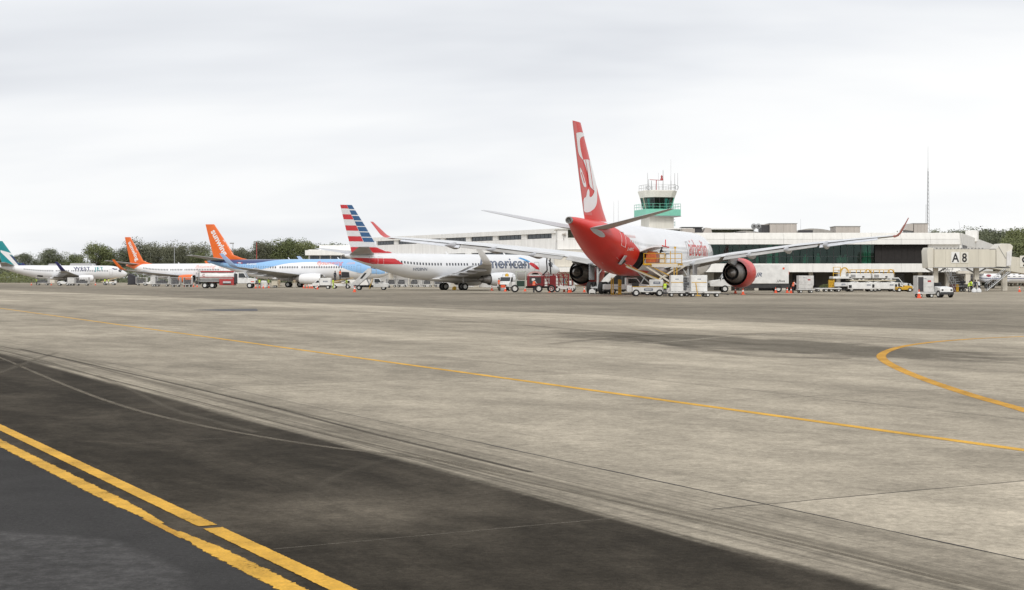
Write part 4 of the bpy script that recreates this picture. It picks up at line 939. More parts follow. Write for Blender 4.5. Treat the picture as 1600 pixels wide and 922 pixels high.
# rooftop plant
def rooftop(name, label, px0, px1, ytop, D, depth, mats, fn=None, zb=8.3):
    x0, x1 = at(px0, D).x, at(px1, D).x; t = thing(name, label, 'rooftop unit', ((x0+x1)/2, D, zb), 0, 'rooftop air handlers'); h = zat(ytop, D)-zb; w_ = x1-x0
    fn(t, w_, h, depth); return t
def unit_a(t, w, h, d):
    mb = MB(); mb.bx(-w/2, w/2, 0, d, .15, h); mb.build('casing', hvac, t, bev=.03)
    for i in range(4):
        x = -w/2+w*(i+.5)/4; mb = MB(); mb.bx(x-w/8+.03, x+w/8-.03, -.04, 0, .3, h-.1); mb.build('access_panel', hvac, t, bev=.01)
    mb = MB(); mb.bx(-w/2-.1, w/2+.1, -.1, d+.1, h, h+.08); mb.build('top_cover', roofg, t)
def unit_b(t, w, h, d):
    mb = MB(); mb.bx(-w/2, -w*.08, 0, d, .15, h*.85); mb.build('casing', hvac, t, bev=.03)
    mb = MB(); mb.bx(-w*.07, w*.16, .2, d, .15, h); mb.build('louvre_block', louver, t, bev=.02)
    mb = MB(); mb.prism([(w*.17, .1), (w*.28, h), (w*.46, h*.9), (w/2, .1)], 0, d); mb.build('intake_hood', hvac, t, bev=.02)
    mb = MB(); mb.bx(-w/2-.1, w*.2, -.05, d, h+.0, h+.08); mb.build('top_cover', louver, t)
def unit_c(t, w, h, d):
    mb = MB(); n = 14; pts = [(-w/2+w*i/n, .1+h*math.sin(math.pi*(.5+.5*i/n) if i > 0 else 0) if False else .1+(h-.1)*math.sqrt(max(0, 1-((i/n-.35)/.66)**2 if i/n > .35 else 1-((.35-i/n)/.36)**2))) for i in range(n+1)]
    mb.prism([(-w/2, 0)]+pts+[(w/2, 0)], 0, d); mb.build('barrel_roof', M('corrugated roofing', (.36, .34, .31), .6, var=.2), t, smooth=50)
    mb = MB(); mb.bx(-w/2+.1, -w*.1, -.05, 0, .1, h*.75); mb.build('louvre', louver, t)
rooftop('roof_plant', 'low roof plant with dark louvres beside the control tower', 1066, 1113, 355.5, 222, 3, None, unit_b)
rooftop('roof_plant', 'tallest beige roof plant box, nearest the twin round lamps', 1203, 1245, 349.5, 222, 4, None, unit_a)
rooftop('roof_plant', 'dark louvred box left of the tallest beige roof plant', 1190, 1202, 351.5, 222.5, 3, None, lambda t, w, h, d: (MB().bx(-w/2, w/2, 0, d, .1, h).build('casing', louver, t, bev=.03), MB().bx(-w/2-.05, w/2+.02, -.05, d, h, h+.07).build('top_cover', hvac, t)))
rooftop('roof_vault', 'low grey barrel-vaulted roof light beside the beige roof plant', 1246, 1306, 357, 223, 5, None, unit_c)
rooftop('roof_plant', 'wide beige roof plant box right of the barrel-vaulted roof light', 1306, 1344, 354, 222, 4, None, unit_a)
rooftop('roof_plant', 'beige roof plant box at the foot of the tall mast', 1428, 1450, 349.5, 222, 4, None, unit_a)
rooftop('roof_plant', 'grey intake hood next to the tall mast roof plant', 1417, 1427, 350, 222, 3, None, lambda t, w, h, d: (MB().prism([(-w/2-.3, h*.45), (-w/2+.3, h), (w/2, h), (w/2, h*.35)], 0, d).build('intake_hood', hvac, t, bev=.02), MB().bx(-w/2+.2, w/2, .3, d, .1, h*.4).build('casing', greyp, t)))
rooftop('roof_vault', 'long low grey roof light behind the twin round lamps', 1147, 1192, 360.5, 224, 4, None, unit_c)
for k, px_ in enumerate((1178, 1185)):
    t = thing('flood_light', ('left' if k == 0 else 'right')+' one of the twin round flood lights on the terminal roof', 'flood light', at(px_, 219, 8.3), 0, 'twin roof flood lights')
    MB().tube((0,0,0), (0,0,.9), .06).build('post', steel, t); MB().lathe([(-.25, .18), (-.1, .38), (.08, .42), (.1, .34), (.02, .3), (.0, .02)], 'y', (0,0,1.2), 16).build('lamp_head', greyp, t)
t = thing('radio_mast', 'very tall thin lattice radio mast above the terminal', 'mast', at(1450, 232, 8.2))
h = zat(228, 232)-8.2; mb = MB()
for a in range(3):
    c, s_ = .22*math.cos(a*2.094), .22*math.sin(a*2.094); mb.tube((c, s_, 0), (c*.35, s_*.35, h*.72), .035, .03, 6)
k = 0
while k < h*.72:
    for a in range(3):
        f0, f1 = 1-.65*k/(h*.72), 1-.65*min(k+.6, h*.72)/(h*.72)
        p = Vector((.22*f0*math.cos(a*2.094), .22*f0*math.sin(a*2.094), k)); q = Vector((.22*f1*math.cos((a+1)*2.094), .22*f1*math.sin((a+1)*2.094), k+.6)); mb.tube(p, q, .018, n=4)
    k += .6
mb.build('lattice', steel, t); MB().tube((0,0,h*.70), (0,0,h), .035, .015, 6).build('whip', steel, t); MB().tube((-.35,0,.2), (-.3,0,h*.36), .03, n=6).build('aerial', steel, t)
for px_, ytop, D in ((1251, 342, 226), (959, 315, 240), (966, 313, 240)):
    t = thing('whip_antenna', {1251: 'thin whip antenna on the terminal roof', 959: 'left thin whip antenna beside the red fin', 966: 'right thin whip antenna beside the red fin'}[px_], 'antenna', at(px_, D, 8.2))
    MB().tube((0,0,0), (0,0,zat(ytop, D)-8.2), .03, .012, 6).build('rod', steel, t); MB().tube((0,0,0), (0,0,.4), .07, n=8).build('base', greyp, t)

# ------------------------------------------------------------------ control tower
DW = 300.0
tw = thing('control_tower', 'cream control tower with mint green gallery and dark glazed cab', 'tower', at(1027, DW), R(14))
zt = lambda y: zat(y, DW)
s_ = DW/F
mb = MB(); mb.bx(-2.6, 2.6, -2.6, 2.6, 0, zt(336)); mb.build('shaft', tower_w, tw, bev=.05)
mb = MB(); mb.bx(-3.7, 3.7, -3.7, 3.7, zt(338.2), zt(328)); mb.build('gallery', mint, tw, bev=.04)
mb = MB(); mb.bx(-3.75, 3.75, -3.75, 3.75, zt(339.4), zt(338.3)); mb.build('gallery_floor', greyp, tw)
def rail(parent, pts, z0, h, mat, n=3, r=.04, name='railing'):
    mb = MB()
    for a, b_ in zip(pts[:-1], pts[1:]):
        a, b_ = Vector((*a, 0)), Vector((*b_, 0)); k = max(1, int((b_-a).length/1.3))
        for i in range(k+1):
            p = a.lerp(b_, i/k); mb.tube(p+Vector((0,0,z0)), p+Vector((0,0,z0+h)), r, n=6)
        for j in range(1, n+1): mb.tube(a+Vector((0,0,z0+h*j/n)), b_+Vector((0,0,z0+h*j/n)), r*.8, n=6)
    return mb.build(name, mat, parent)
rail(tw, [(-3.65,-3.65),(3.65,-3.65),(3.65,3.65),(-3.65,3.65),(-3.65,-3.65)], zt(328), 1.1, mint, 2)
def oct_(r, cut=.42): c = r*cut; return [(-r+c,-r),(r-c,-r),(r,-r+c),(r,r-c),(r-c,r),(-r+c,r),(-r,r-c),(-r,-r+c)]
zb_, zt_ = zt(327), zt(309.3); lo, hi = oct_(2.5), oct_(3.0)
mb = MB(); mb.loft([[(x*.96, y*.96, zt(330)) for x, y in lo], [(x*.99, y*.99, zb_+.2) for x, y in lo]]); mb.build('cab_sill', mint, tw)
for i in range(8):
    j = (i+1) % 8; a0, a1, b0, b1 = [Vector((*q, z)) for q, z in ((lo[i], zb_), (lo[j], zb_), (hi[i], zt_), (hi[j], zt_))]
    k = 3 if (a1-a0).length > 2 else 1
    for q in range(k):
        t0, t1 = (q+.02)/k, (q+.98)/k; mb = MB(); mb.add([a0.lerp(a1, t0), a0.lerp(a1, t1), b0.lerp(b1, t1), b0.lerp(b1, t0)], [(0,1,2,3)]); mb.build('cab_window', cglass, tw, smooth=0)
        if q: MB().bar(a0.lerp(a1, q/k), b0.lerp(b1, q/k), .07).build('cab_mullion', mullion, tw)
    MB().bar(a0, b0, .16).build('cab_post', mint if i in (2, 3) else mullion, tw)
mb = MB(); mb.loft([[(x*.5, y*.5, zb_) for x, y in lo], [(x*.5, y*.5, zt_) for x, y in lo]]); mb.build('cab_interior', M('cab interior dark', (.05, .06, .06), .7), tw)
r0, r1 = oct_(3.1), oct_(3.5)
mb = MB(); mb.loft([[(x, y, zt_) for x, y in r0], [(x, y, zt(299.5)) for x, y in r1], [(x*.98, y*.98, zt(298.5)) for x, y in r1]]); mb.build('cab_roof', tower_w, tw, smooth=20)
rail(tw, [(-2.9,-2.9),(2.9,-2.9),(2.9,2.9),(-2.9,2.9),(-2.9,-2.9)], zt(298.6), 1.2, greyp, 2, .028)
zz0 = zt(298.6)
for x, y, h_, r_ in ((-3.2,-3.2,3.4,.05),(-2.9,-3.0,2.2,.07),(3.2,-3.2,3.5,.05),(2.6,-3.1,3.5,.06),(1.8,-3.0,3.0,.04),(1.85,-2.9,6.2,.025),(.45,-2.2,4.1,.07),(-.3,-1.5,3.6,.03),(-2.3,-3.0,1.9,.09),(2.2,-2.0,2.0,.1)):
    mb = MB(); mb.tube((x,y,zz0), (x,y,zz0+h_), r_, r_*.6, 6); mb.build('aerial', greyp, tw)
MB().path([(-2.6,-2.8,zz0+2.1), (-.2,-2.8,zz0+2.0), (.1,-2.8,zz0+2.0)], .06).tube((-1.2,-2.8,zz0), (-1.2,-2.8,zz0+2.1), .08).build('red_boom', M('obstruction red', (.40, .05, .05), .5), tw)
mb = MB(); mb.lathe([(0,.35),(.3,.3),(.5,.16),(.8,.22),(1.05,.05)], 'z', (-.05,-2.8,zz0+2.0), 10, cap=True); mb.build('beacon', MATS['obstruction red'], tw)
mb = MB()
for z in (0.2, 1.0): mb.lathe([(-.03,.42),(.03,.42),(.03,.36),(-.03,.36),(-.03,.42)], 'y', (-3.0,-3.2,zz0+.45+z*.0), 12); mb.lathe([(-.03,.42),(.03,.42),(.03,.36),(-.03,.36),(-.03,.42)], 'y', (3.0,-3.2,zz0+.6), 12)
mb.build('loop_aerial', steel, tw)
mb = MB()
for k in range(7): mb.bx(2.78, 3.2, -1.6, -.6, zt(352)+k*.55, zt(352)+k*.55+.06)
mb.bx(3.15, 3.22, -1.65, -1.58, zt(354), zt(346)); mb.bx(3.15, 3.22, -.62, -.55, zt(354), zt(346)); mb.build('outside_ladder', mint, tw)

# ------------------------------------------------------------------ pier building behind the jets
PA, PB = Vector((14.5, 259, 0)), Vector((-30.5, 330, 0)); L_ = (PB-PA).length; dP = (PB-PA).normalized()
pier = thing('pier_building', 'white multi-storey pier with ribbon windows behind the striped-tail jet', 'building', PA, math.atan2(dP.y, dP.x))
# local x runs away from the camera to the left; local +y faces the apron (left-hand normal)
ny = Vector((-dP.y, dP.x, 0)); face = 1 if ny.y < 0 else -1
def fy(a, b_): return (a*face, b_*face) if face > 0 else (b_*face, a*face)
mb = MB(); mb.bx(0, L_, *fy(-30, -.25), 0, 10.7); mb.build('core', wall_w, pier, smooth=0)
zu0, zu1, zl0, zl1 = 9.1, 9.95, 5.85, 6.75
def strip(z0, z1, groups, gap, npn):
    x = 3.0; out = []
    gl = (L_-4-gap*(groups-1))/groups
    for i in range(groups):
        a = x+i*(gl+gap); w_ = MB(); w_.bx(a, a+gl, *fy(-.24, -.12), z0, z1); wo = w_.build('window', mullion, pier, smooth=0)
        for k in range(npn):
            q = gl/npn; m_ = MB(); m_.bx(a+k*q+.07, a+(k+1)*q-.07, *fy(-.12, -.06), z0+.08, z1-.08); m_.build('pane', M('pier window glass', (.06, .075, .09), .08, var=.3, scale=.6), wo, smooth=0)
        out.append((a, a+gl))
    return out
gu = strip(zu0, zu1, 8, 1.9, 6); gl_ = strip(zl0, zl1, 4, 2.4, 10)
mb = MB(); mb.bx(-.3, L_, *fy(-.25, .55), zu1+.02, 10.8); mb.build('eaves_band', wall_p2, pier, smooth=0)
mb = MB(); mb.bx(-.3, L_, *fy(-.25, .25), zl1+.02, zu0-.02); mb.build('wall_band', wall_w, pier, smooth=0)
mb = MB(); mb.bx(-.3, L_, *fy(-.25, 1.6), 3.6, zl0-.02); mb.build('canopy_band', wall_p2, pier, smooth=0)
for (a, b_), (c, d) in zip(gu[:-1], gu[1:]): MB().bx(b_+.05, c-.05, *fy(-.25, .25), zu0, zu1).build('pillar', wall_p2, pier, smooth=0)
for (a, b_), (c, d) in zip(gl_[:-1], gl_[1:]): MB().bx(b_+.05, c-.05, *fy(-.25, .25), zl0, zl1).build('pillar', wall_p2, pier, smooth=0)
for i in range(9):
    x = 3+i*9; MB().bx(x-.4, x+.4, *fy(.4, 1.2), 0, 3.6).build('column', wall_b, pier)
# low far block
lb = thing('far_terminal_block', 'low white block with window strip left of the striped tail', 'building', (-46.5, 338, 0))
MB().bx(0, 24, 0, 18, 0, 8.3).build('core', wall_w, lb, smooth=0); MB().bx(2.2, 24, 2, 16, 8.3, 9.35).build('upper_storey', wall_p2, lb, smooth=0); MB().bx(-.6, 24, -1.2, 0, 7.0, 8.15).build('canopy', wall_p2, lb, smooth=0)
for i in range(8):
    w_ = MB(); w_.bx(.4+i*2.4, .4+i*2.4+2.1, -.14, -.02, 6.0, 6.9); wo = w_.build('window', mullion, lb, smooth=0)
    for k in range(3): MB().bx(.5+i*2.4+k*.66, .5+i*2.4+k*.66+.56, -.2, -.14, 6.08, 6.82).build('pane', MATS['pier window glass'], wo, smooth=0)
# link block between pier and terminal (faces the camera)
kb = thing('link_block', 'white link block with dark roof terrace opening beside the red tail', 'building', (7.9, 254.5, 0))
zk = lambda y: zat(y, 254.5)
MB().bx(0, 34, 2.0, 20, 0, zk(374)).build('core', wall_w, kb, smooth=0)
MB().bx(-.1, 1.7, -.05, 8, zk(375), zk(357.5)).build('parapet_wall', wall_p2, kb, smooth=0)
MB().bx(-.4, 34, -.35, 9, zk(358.4), zk(356.6)).build('roof_slab', wall_p2, kb, smooth=0)
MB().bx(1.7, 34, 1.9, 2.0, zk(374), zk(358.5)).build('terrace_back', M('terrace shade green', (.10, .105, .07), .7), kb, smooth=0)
MB().bx(1.7, 34, -.05, .2, zk(374.8), zk(371.5)).build('terrace_parapet', wall_p, kb, smooth=0)
for i in range(5): MB().bx(3.0+i*1.3, 3.08+i*1.3, 1.82, 1.9, zk(374), zk(358.5)).build('mullion', hvac, kb, smooth=0)
MB().bx(-.1, 34, -.1, 2.0, zk(390), zk(375)).build('wall_band', wall_w, kb, smooth=0)
MB().bx(-.6, 34, -.9, 2.0, zk(417), zk(391)).build('lower_wall', wall_b, kb, smooth=0); MB().bx(-.9, 34, -1.6, 2.0, zk(425), zk(417.6)).build('canopy', wall_p2, kb, smooth=0)
MB().bx(.3, 34, 1.6, 2.0, 0, zk(425)).build('ground_wall', wall_b, kb, smooth=0); MB().bx(8, 34, 1.52, 1.6, 0, zk(427)).build('service_opening', louver, kb, smooth=0)
t = thing('speaker_horn', 'small pale horn on a post on the white link block', 'horn', (8.9, 254.2, zk(375.0))); MB().tube((0,0,0), (0,0,.9), .05).build('post', greyp, t); MB().lathe([(-.3,.08),(0,.12),(.35,.3)], 'x', (0,0,1.0), 10).build('horn', hvac, t)

# ------------------------------------------------------------------ gate bridges
DJ = 195.0; zj = lambda y: zat(y, DJ); xj = lambda px: (px-800)*DJ/F
jb = thing('gate_bridge', 'cream gate bridge marked A8 on concrete columns', 'gate bridge', (xj(1460), DJ, 0))
J = lambda px: xj(px)-xj(1460)
z0, z1 = zj(417.5), zj(389.6)
for i in range(5):
    a, b_ = J(1460)+(J(1546)-J(1460))*i/5, J(1460)+(J(1546)-J(1460))*(i+1)/5
    MB().bx(a+.006, b_-.006, 0, 3.2, z0, z1).build('tunnel_panel', bridge_m, jb, smooth=0)
MB().bx(J(1546)+.006, J(1556), .06, 3.14, z0+.02, z1-.04).build('tunnel_end', bridge_m, jb, smooth=0)
MB().bx(J(1460), J(1556), .1, 3.1, z1, z1+.1).build('tunnel_roof', roofg, jb, smooth=0)
MB().bx(J(1459), J(1557), -.03, 3.23, z0-.10, z0).build('floor_edge', greyp, jb, smooth=0)
MB().prism([(J(1451), z0-.1), (J(1449.5), z1-.2), (J(1452), z1+.25), (J(1460), z1+.2), (J(1460), z0-.1)], .3, 3.0).build('rotunda', bridge_l, jb, bev=.03)
mb = MB(); mb.prism([(J(1557), z0+.05), (J(1557), z1+.05), (J(1565), zj(380.5)), (J(1579), zj(381)), (J(1583.5), zj(385)), (J(1580), zj(397)), (J(1577), z0-.0)], .1, 3.1); mb.build('cab', bridge_l, jb, bev=.04)
MB().prism([(J(1573), zj(394)), (J(1581), zj(391)), (J(1579.5), zj(415)), (J(1572.5), zj(416))], -.12, .1).build('canopy_bellows', M('bellows white', (.72, .71, .70), .8), jb, bev=.03)
MB().bx(J(1554), J(1578), -.05, 3.1, z0-.12, z0-.02).build('cab_floor', chassis, jb); MB().bar((J(1560), .06, zj(384)), (J(1572), .06, zj(404)), .05).build('cab_tie', greyp, jb)
for px0, px1, ch in ((1486.3, 1499.2, 'A'), (1500.5, 1513, '8')):
    sp_ = MB(); sp_.bx(J(px0), J(px1), -.06, -.01, zj(411), zj(393.8)); so_ = sp_.build('sign_panel', sign_w if ch == 'A' else M('sign panel cream', (.72, .70, .63), .5), jb, smooth=0)
    flat_text('sign_letter', ch, zj(395.4)-zj(409.2), ((J(px0)+J(px1))/2, -.07, zj(409.2)), (.82, 0, 0), (0, 0, 1), black, so_, bold=.022, align='CENTER')
for px_, w_ in ((1467, .55), (1531, .6)):
    x = J(px_); MB().bx(x-w_/2, x+w_/2, 1.2, 1.9, 0, z0-.1).build('column', wall_b, jb, bev=.03)
    MB().bar((x, 1.55, z0-.9), (x-1.3, 1.55, z0-.12), .18).bar((x, 1.55, z0-.9), (x+1.3, 1.55, z0-.12), .18).build('brace', greyp, jb)
mb = MB()
for i in range(8): mb.bx(J(1477)+i*.16, J(1477)+i*.16+1.2, .35, 1.0, z0-.3-i*.32, z0-.26-i*.32)
for y in (.3, 1.05): mb.path([(J(1476), y, z0-.1), (J(1494), y, .1)], .04); mb.path([(J(1476), y, z0+.6), (J(1496), y, 1.0)], .03)
for i in range(6): mb.tube((J(1478)+i*.27, .3, z0-.2-i*.5+.1), (J(1478)+i*.27, .3, z0+.55-i*.42), .025, n=5)
mb.path([(J(1477),.3,0),(J(1490),.3,z0-.1)], .03); mb.build('service_stair', steel, jb)
mb = MB()
for k in range(14): mb.bx(J(1463+k*5.5), J(1465+k*5.5), .0, .12, z1+.1, z1+.2)
mb.build('roof_clip', greyp, jb)
MB().tube((J(1510), 1.6, z1+.1), (J(1504), 1.6, zj(345)), .03, .012, 6).build('aerial', steel, jb)
# bridge 9, farther back, sloping down to the right
DK = 212.0; zk9 = lambda y: zat(y, DK); xk = lambda px: (px-800)*DK/F
j9 = thing('gate_bridge', 'sloping cream gate bridge marked 9 at the right edge', 'gate bridge', (xk(1540), DK, 0)); K = lambda px: xk(px)-xk(1540)
for i in range(5):
    a, b_ = i/5, (i+1)/5; f0 = lambda t: (K(1540+ (1660-1540)*t), zk9(395+ (412-395)*t), zk9(417.5+(437-417.5)*t))
    p, q = f0(a), f0(b_); MB().prism([(p[0]+.006, p[2]), (p[0]+.006, p[1]), (q[0]-.006, q[1]), (q[0]-.006, q[2])], 0, 3.2).build('tunnel_panel', bridge_m, j9, smooth=0)
so_ = MB().bx(K(1593.5), K(1606), -.07, -.01, zk9(417.5), zk9(399.5)).build('sign_panel', MATS['sign panel cream'], j9, smooth=0)
flat_text('sign_letter', '9', zk9(401)-zk9(416), (K(1600.5), -.085, zk9(416)), (.82, 0, 0), (0, 0, 1), black, so_, bold=.022, align='CENTER')
for px_ in (1516, 1574, 1640): MB().bx(K(px_)-.35, K(px_)+.35, 1.0, 1.7, 0, zk9(424)).build('column', wall_b, j9, bev=.03)
MB().bx(K(1500), K(1660), .9, 1.8, zk9(427.5), zk9(423.5)).build('cross_beam', wall_b, j9, smooth=0)
for px_ in (1516, 1574): MB().bar((K(px_), 1.3, zk9(432)), (K(px_+14), 1.3, zk9(423)), .22).bar((K(px_), 1.3, zk9(432)), (K(px_-14), 1.3, zk9(423)), .22).build('brace', greyp, j9)
mb = MB()
for i in range(12): mb.bx(K(1572)-i*.27, K(1572)-i*.27+.3, -1.2, -.4, 2.6-i*.21, 2.64-i*.21)
for y in (-1.25, -.35): mb.path([(K(1574), y, 2.75), (K(1574)-3.3, y, .05)], .06); mb.path([(K(1574), y, 3.7), (K(1574)-3.3, y, 1.0)], .035); [mb.tube((K(1574)-i*.66, y, 2.7-i*.53), (K(1574)-i*.66, y, 3.65-i*.53), .025, n=5) for i in range(6)]
mb.build('boarding_stair', steel, j9)
# ------------------------------------------------------------------ business jet under the bridges
DB = 262.0
pj_ = [(0,1.75,1.55,.05),(.6,2.05,1.3,.4),(2,2.45,1.05,.75),(3.5,2.95,.95,1.0),(5,3.05,.93,1.05),(12,3.05,.93,1.05),(15,2.98,1.5,.85),(18,2.85,2.2,.4),(19.2,2.75,2.45,.15)]
bj = Plane('business_jet', 'white business jet with blue stripe beyond the bridge columns', pj_, 11.5, at(1478, DB), 90)
bj.fuselage(awhite, 32); bj.band('blue_stripe', 100, 106, 3.5, 15.5, navy_sw, .014, 20, 3, both=True)
bj.fin([(2.7, 14.6, 18.8, .3), (3.4, 15.9, 19.2, .3), (6.2, 18.2, 20.4, .2)], awhite)
for sd in (1, -1):
    bj.surf('wing', [(.6, 8.2, 12.6, 1.15, .4), (9.0, 12.6, 14.2, 1.6, .12)], wgrey, sd); bj.surf('horizontal_stabiliser', [(.1, 18.3, 20.3, 6.1, .15), (3.6, 19.6, 20.8, 6.15, .08)], awhite, sd)
    bj.engine(1.75, 2.75, 13.2, 16.4, .55, [(15.8, .3), (16.4, .3), (16.8, .26), (16.8, .18), (16.9, .16), (17.1, .02)], sd, awhite, 16); bj.gear(11.5, sd*1.6, .36, .24, 1, .2, 1.3)
bj.gear(2.4, 0, .26, .18, 1, .12, 1.1, 'nose_gear'); bj.windows((4.6, 11.0), .95, 74, .42, .5)
bj.fpoly('emblem', [(12.3, 66), (11.9, 62), (11.5, 70), (11.6, 84), (12.0, 90), (12.4, 80)], M('emblem dark red', (.32, .03, .05), .4)); bj.cockpit(st=(1.8, 3.0))
bj.ftext('PT-LVD', .5, 4.4, 2.1, txt_aa, bold=.0)
# ------------------------------------------------------------------ trees
def crown_mesh(seed, n=3600, w=.42, bare_=0.0):
    """unit-height tree crown (0..1) as many leaf-clump faces gathered in uneven lobes"""
    g = np.random.default_rng(seed); nb = 20; C0 = []
    while len(C0) < nb:
        p = g.uniform(-1, 1, 3)
        if (p**2).sum() < 1: C0.append(p)
    C0 = np.array(C0)*np.array([w*.74, w*.74, .33])+np.array([0, 0, .60]); rad = g.uniform(.09, .20, nb)
    bi = g.integers(0, nb, n); d = g.normal(size=(n, 3)); d /= np.linalg.norm(d, axis=1)[:, None]
    r = rad[bi]*(g.uniform(.45, 1.12, n)); c = C0[bi]+d*r[:, None]*np.array([1.15, 1.15, .9])
    c[:, 2] = np.maximum(c[:, 2], .16)
    sz = g.uniform(.007, .016, n)
    nr = d*.6+g.normal(size=(n, 3))*.6+np.array([0, 0, .35]); nr /= np.linalg.norm(nr, axis=1)[:, None]
    t = np.cross(nr, g.normal(size=(n, 3))); t /= np.linalg.norm(t, axis=1)[:, None]; b_ = np.cross(nr, t)
    P = np.stack([c+t*sz[:, None], c+b_*sz[:, None]*.8, c-t*sz[:, None]*.9, c-b_*sz[:, None]*.8], 1).reshape(-1, 3)
    me = bpy.data.meshes.new('crown'); me.from_pydata(P.tolist(), [], [(4*i, 4*i+1, 4*i+2, 4*i+3) for i in range(n)])
    return me, C0, rad
def trunk_mesh(seed, C0):
    rnd = random.Random(seed); mb = MB(); p = Vector((0,0,-.02)); pts = [p]
    for i in range(4): p = p+Vector((rnd.uniform(-.015, .015), rnd.uniform(-.015, .015), .13)); pts.append(p)
    for i in range(4): mb.tube(pts[i], pts[i+1], .024-.004*i, .020-.004*i, 7)
    for k in range(0, len(C0), 2):
        s_ = pts[rnd.choice((2, 3, 3, 4))]; e = Vector(C0[k]); m_ = s_.lerp(e, .5)+Vector((0,0,-.03)); mb.tube(s_, m_, .011, .008, 5); mb.tube(m_, e, .008, .003, 5)
    return mb.mesh('trunk', [bark], 40)
PROTO = []
for k in range(6):
    me, C0, rad = crown_mesh(40+k, 9000, (.40, .46, .36, .5, .42, .48)[k]); PROTO.append((trunk_mesh(40+k, C0), me))
CROWNS = {}
def tree(px, ytop, D, k, leaf, label, wide=1.0, group='trees beyond the apron', rz=None):
    h = zat(ytop, D); t = thing('tree', label, 'tree', at(px, D, -.05), random.uniform(0, 6.28) if rz is None else rz, group)
    key = (k, leaf.name)
    if key not in CROWNS:
        me = PROTO[k][1].copy(); me.materials.append(leaf); CROWNS[key] = me
    for nm, me in (('trunk', PROTO[k][0]), ('crown', CROWNS[key])):
        o = link_mesh(nm, me, t); o.scale = (h*wide, h*wide, h)
LT = [(-12, 396, 'B'), (8, 399, 'A'), (30, 391, 'A'), (57, 391, 'A'), (84, 387, 'A'), (106, 393, 'C'), (122, 396, 'B'), (149, 377, 'C'), (168, 384, 'A'), (184, 386, 'B'), (203, 384, 'A'), (222, 371, 'B'), (239, 377, 'B'), (258, 382, 'B'),
      (276, 378, 'B'), (291, 372, 'B'), (306, 382, 'B'), (320, 391, 'C'), (337, 393, 'A'), (358, 388, 'B'), (379, 382, 'B'), (396, 383, 'B'), (410, 375, 'B'), (428, 374, 'C'), (445, 370, 'C'), (464, 371, 'C'), (485, 371, 'C'), (505, 375, 'A'), (524, 379, 'C'), (541, 381, 'C')]
ldesc = {'A': 'dark green', 'B': 'dusty grey-green', 'C': 'fresh green'}; lm = {'A': leafA, 'B': leafB, 'C': leafC}
near = [(60, 'the teal and navy tail'), (205, 'the nose of the far-left white jet'), (300, 'the white orange-tailed jet'), (345, 'the larger orange tail'), (470, 'the sky blue jet'), (560, 'the striped tail')]
seen = {}
def nth(n): return ('1st', '2nd', '3rd')[n-1] if n < 4 else '%dth' % n
for i, (px_, yt, c) in enumerate(LT):
    lb_ = '%s tree in the left tree line, %s from the left edge' % (ldesc[c], nth(i+1))
    tree(px_, yt, random.uniform(570, 610), i*5 % 6, lm[c], lb_, random.uniform(1.0, 1.3), 'trees in the left tree line')
b = MB(); rr = np.random.default_rng(5)
def mass(name, label, px0, px1, ylo, yhi, D, n, leaf, sz, seed):
    g = np.random.default_rng(seed); px_ = g.uniform(px0, px1, n); D_ = g.uniform(D-14, D+14, n)
    top = np.interp(px_, np.linspace(px0, px1, 24), g.uniform(.6, 1, 24)); hz = (zat(yhi, D))*top; z = g.uniform(0, 1, n)**.7*hz
    c = np.stack([(px_-800)*D_/F, D_, z], 1); nr = g.normal(size=(n, 3))+np.array([0, -.4, .5]); nr /= np.linalg.norm(nr, axis=1)[:, None]; t = np.cross(nr, g.normal(size=(n, 3))); t /= np.linalg.norm(t, axis=1)[:, None]; bb = np.cross(nr, t)
    s_ = g.uniform(.5, 1.2, n)[:, None]*sz; P = np.stack([c+t*s_, c+bb*s_*.8, c-t*s_, c-bb*s_*.8], 1).reshape(-1, 3)
    me = bpy.data.meshes.new(name); me.from_pydata(P.tolist(), [], [(4*i, 4*i+1, 4*i+2, 4*i+3) for i in range(n)]); me.materials.append(leaf)
    return tag(link_mesh(name, me), label, 'undergrowth', None, 'stuff')
mass('undergrowth', 'low green undergrowth along the foot of the left tree line', -40, 580, 445, 412, 560, 26000, leafA, .30, 3)
mass('undergrowth', 'bright low scrub at the left edge below the teal tail', -30, 62, 445, 420, 535, 3500, leafC, .25, 4)
mass('undergrowth', 'dense woodland undergrowth behind the gate bridges', 1395, 1640, 445, 388, 372, 30000, leafA, .22, 6)
RTs = [(1404, 362, 390, 'A'), (1416, 361.5, 395, 'A'), (1453, 357, 380, 'C'), (1465, 358, 372, 'A'), (1478, 353.5, 368, 'A'), (1492, 357, 376, 'B'), (1506, 357, 380, 'A'), (1520, 353.5, 366, 'A'), (1536, 357, 372, 'A'), (1550, 354, 360, 'A'), (1562, 352, 366, 'A'), (1574, 350, 352, 'A'),
       (1586, 355, 340, 'C'), (1599, 351, 352, 'A'), (1612, 352, 345, 'C'), (1580, 366, 322, 'C'), (1600, 364, 318, 'C'), (1566, 372, 318, 'A'), (1545, 366, 335, 'A'), (1526, 365, 340, 'A')]
for i, (px_, yt, D, c) in enumerate(RTs):
    pos = sorted(q[0] for q in RTs).index(px_)+1
    tree(px_, yt, D, (i*5+2) % 6, lm[c], '%s tree behind the gate bridges and terminal, %s from its left end' % (ldesc[c], nth(pos)), random.uniform(1.0, 1.3), 'trees behind the terminal')
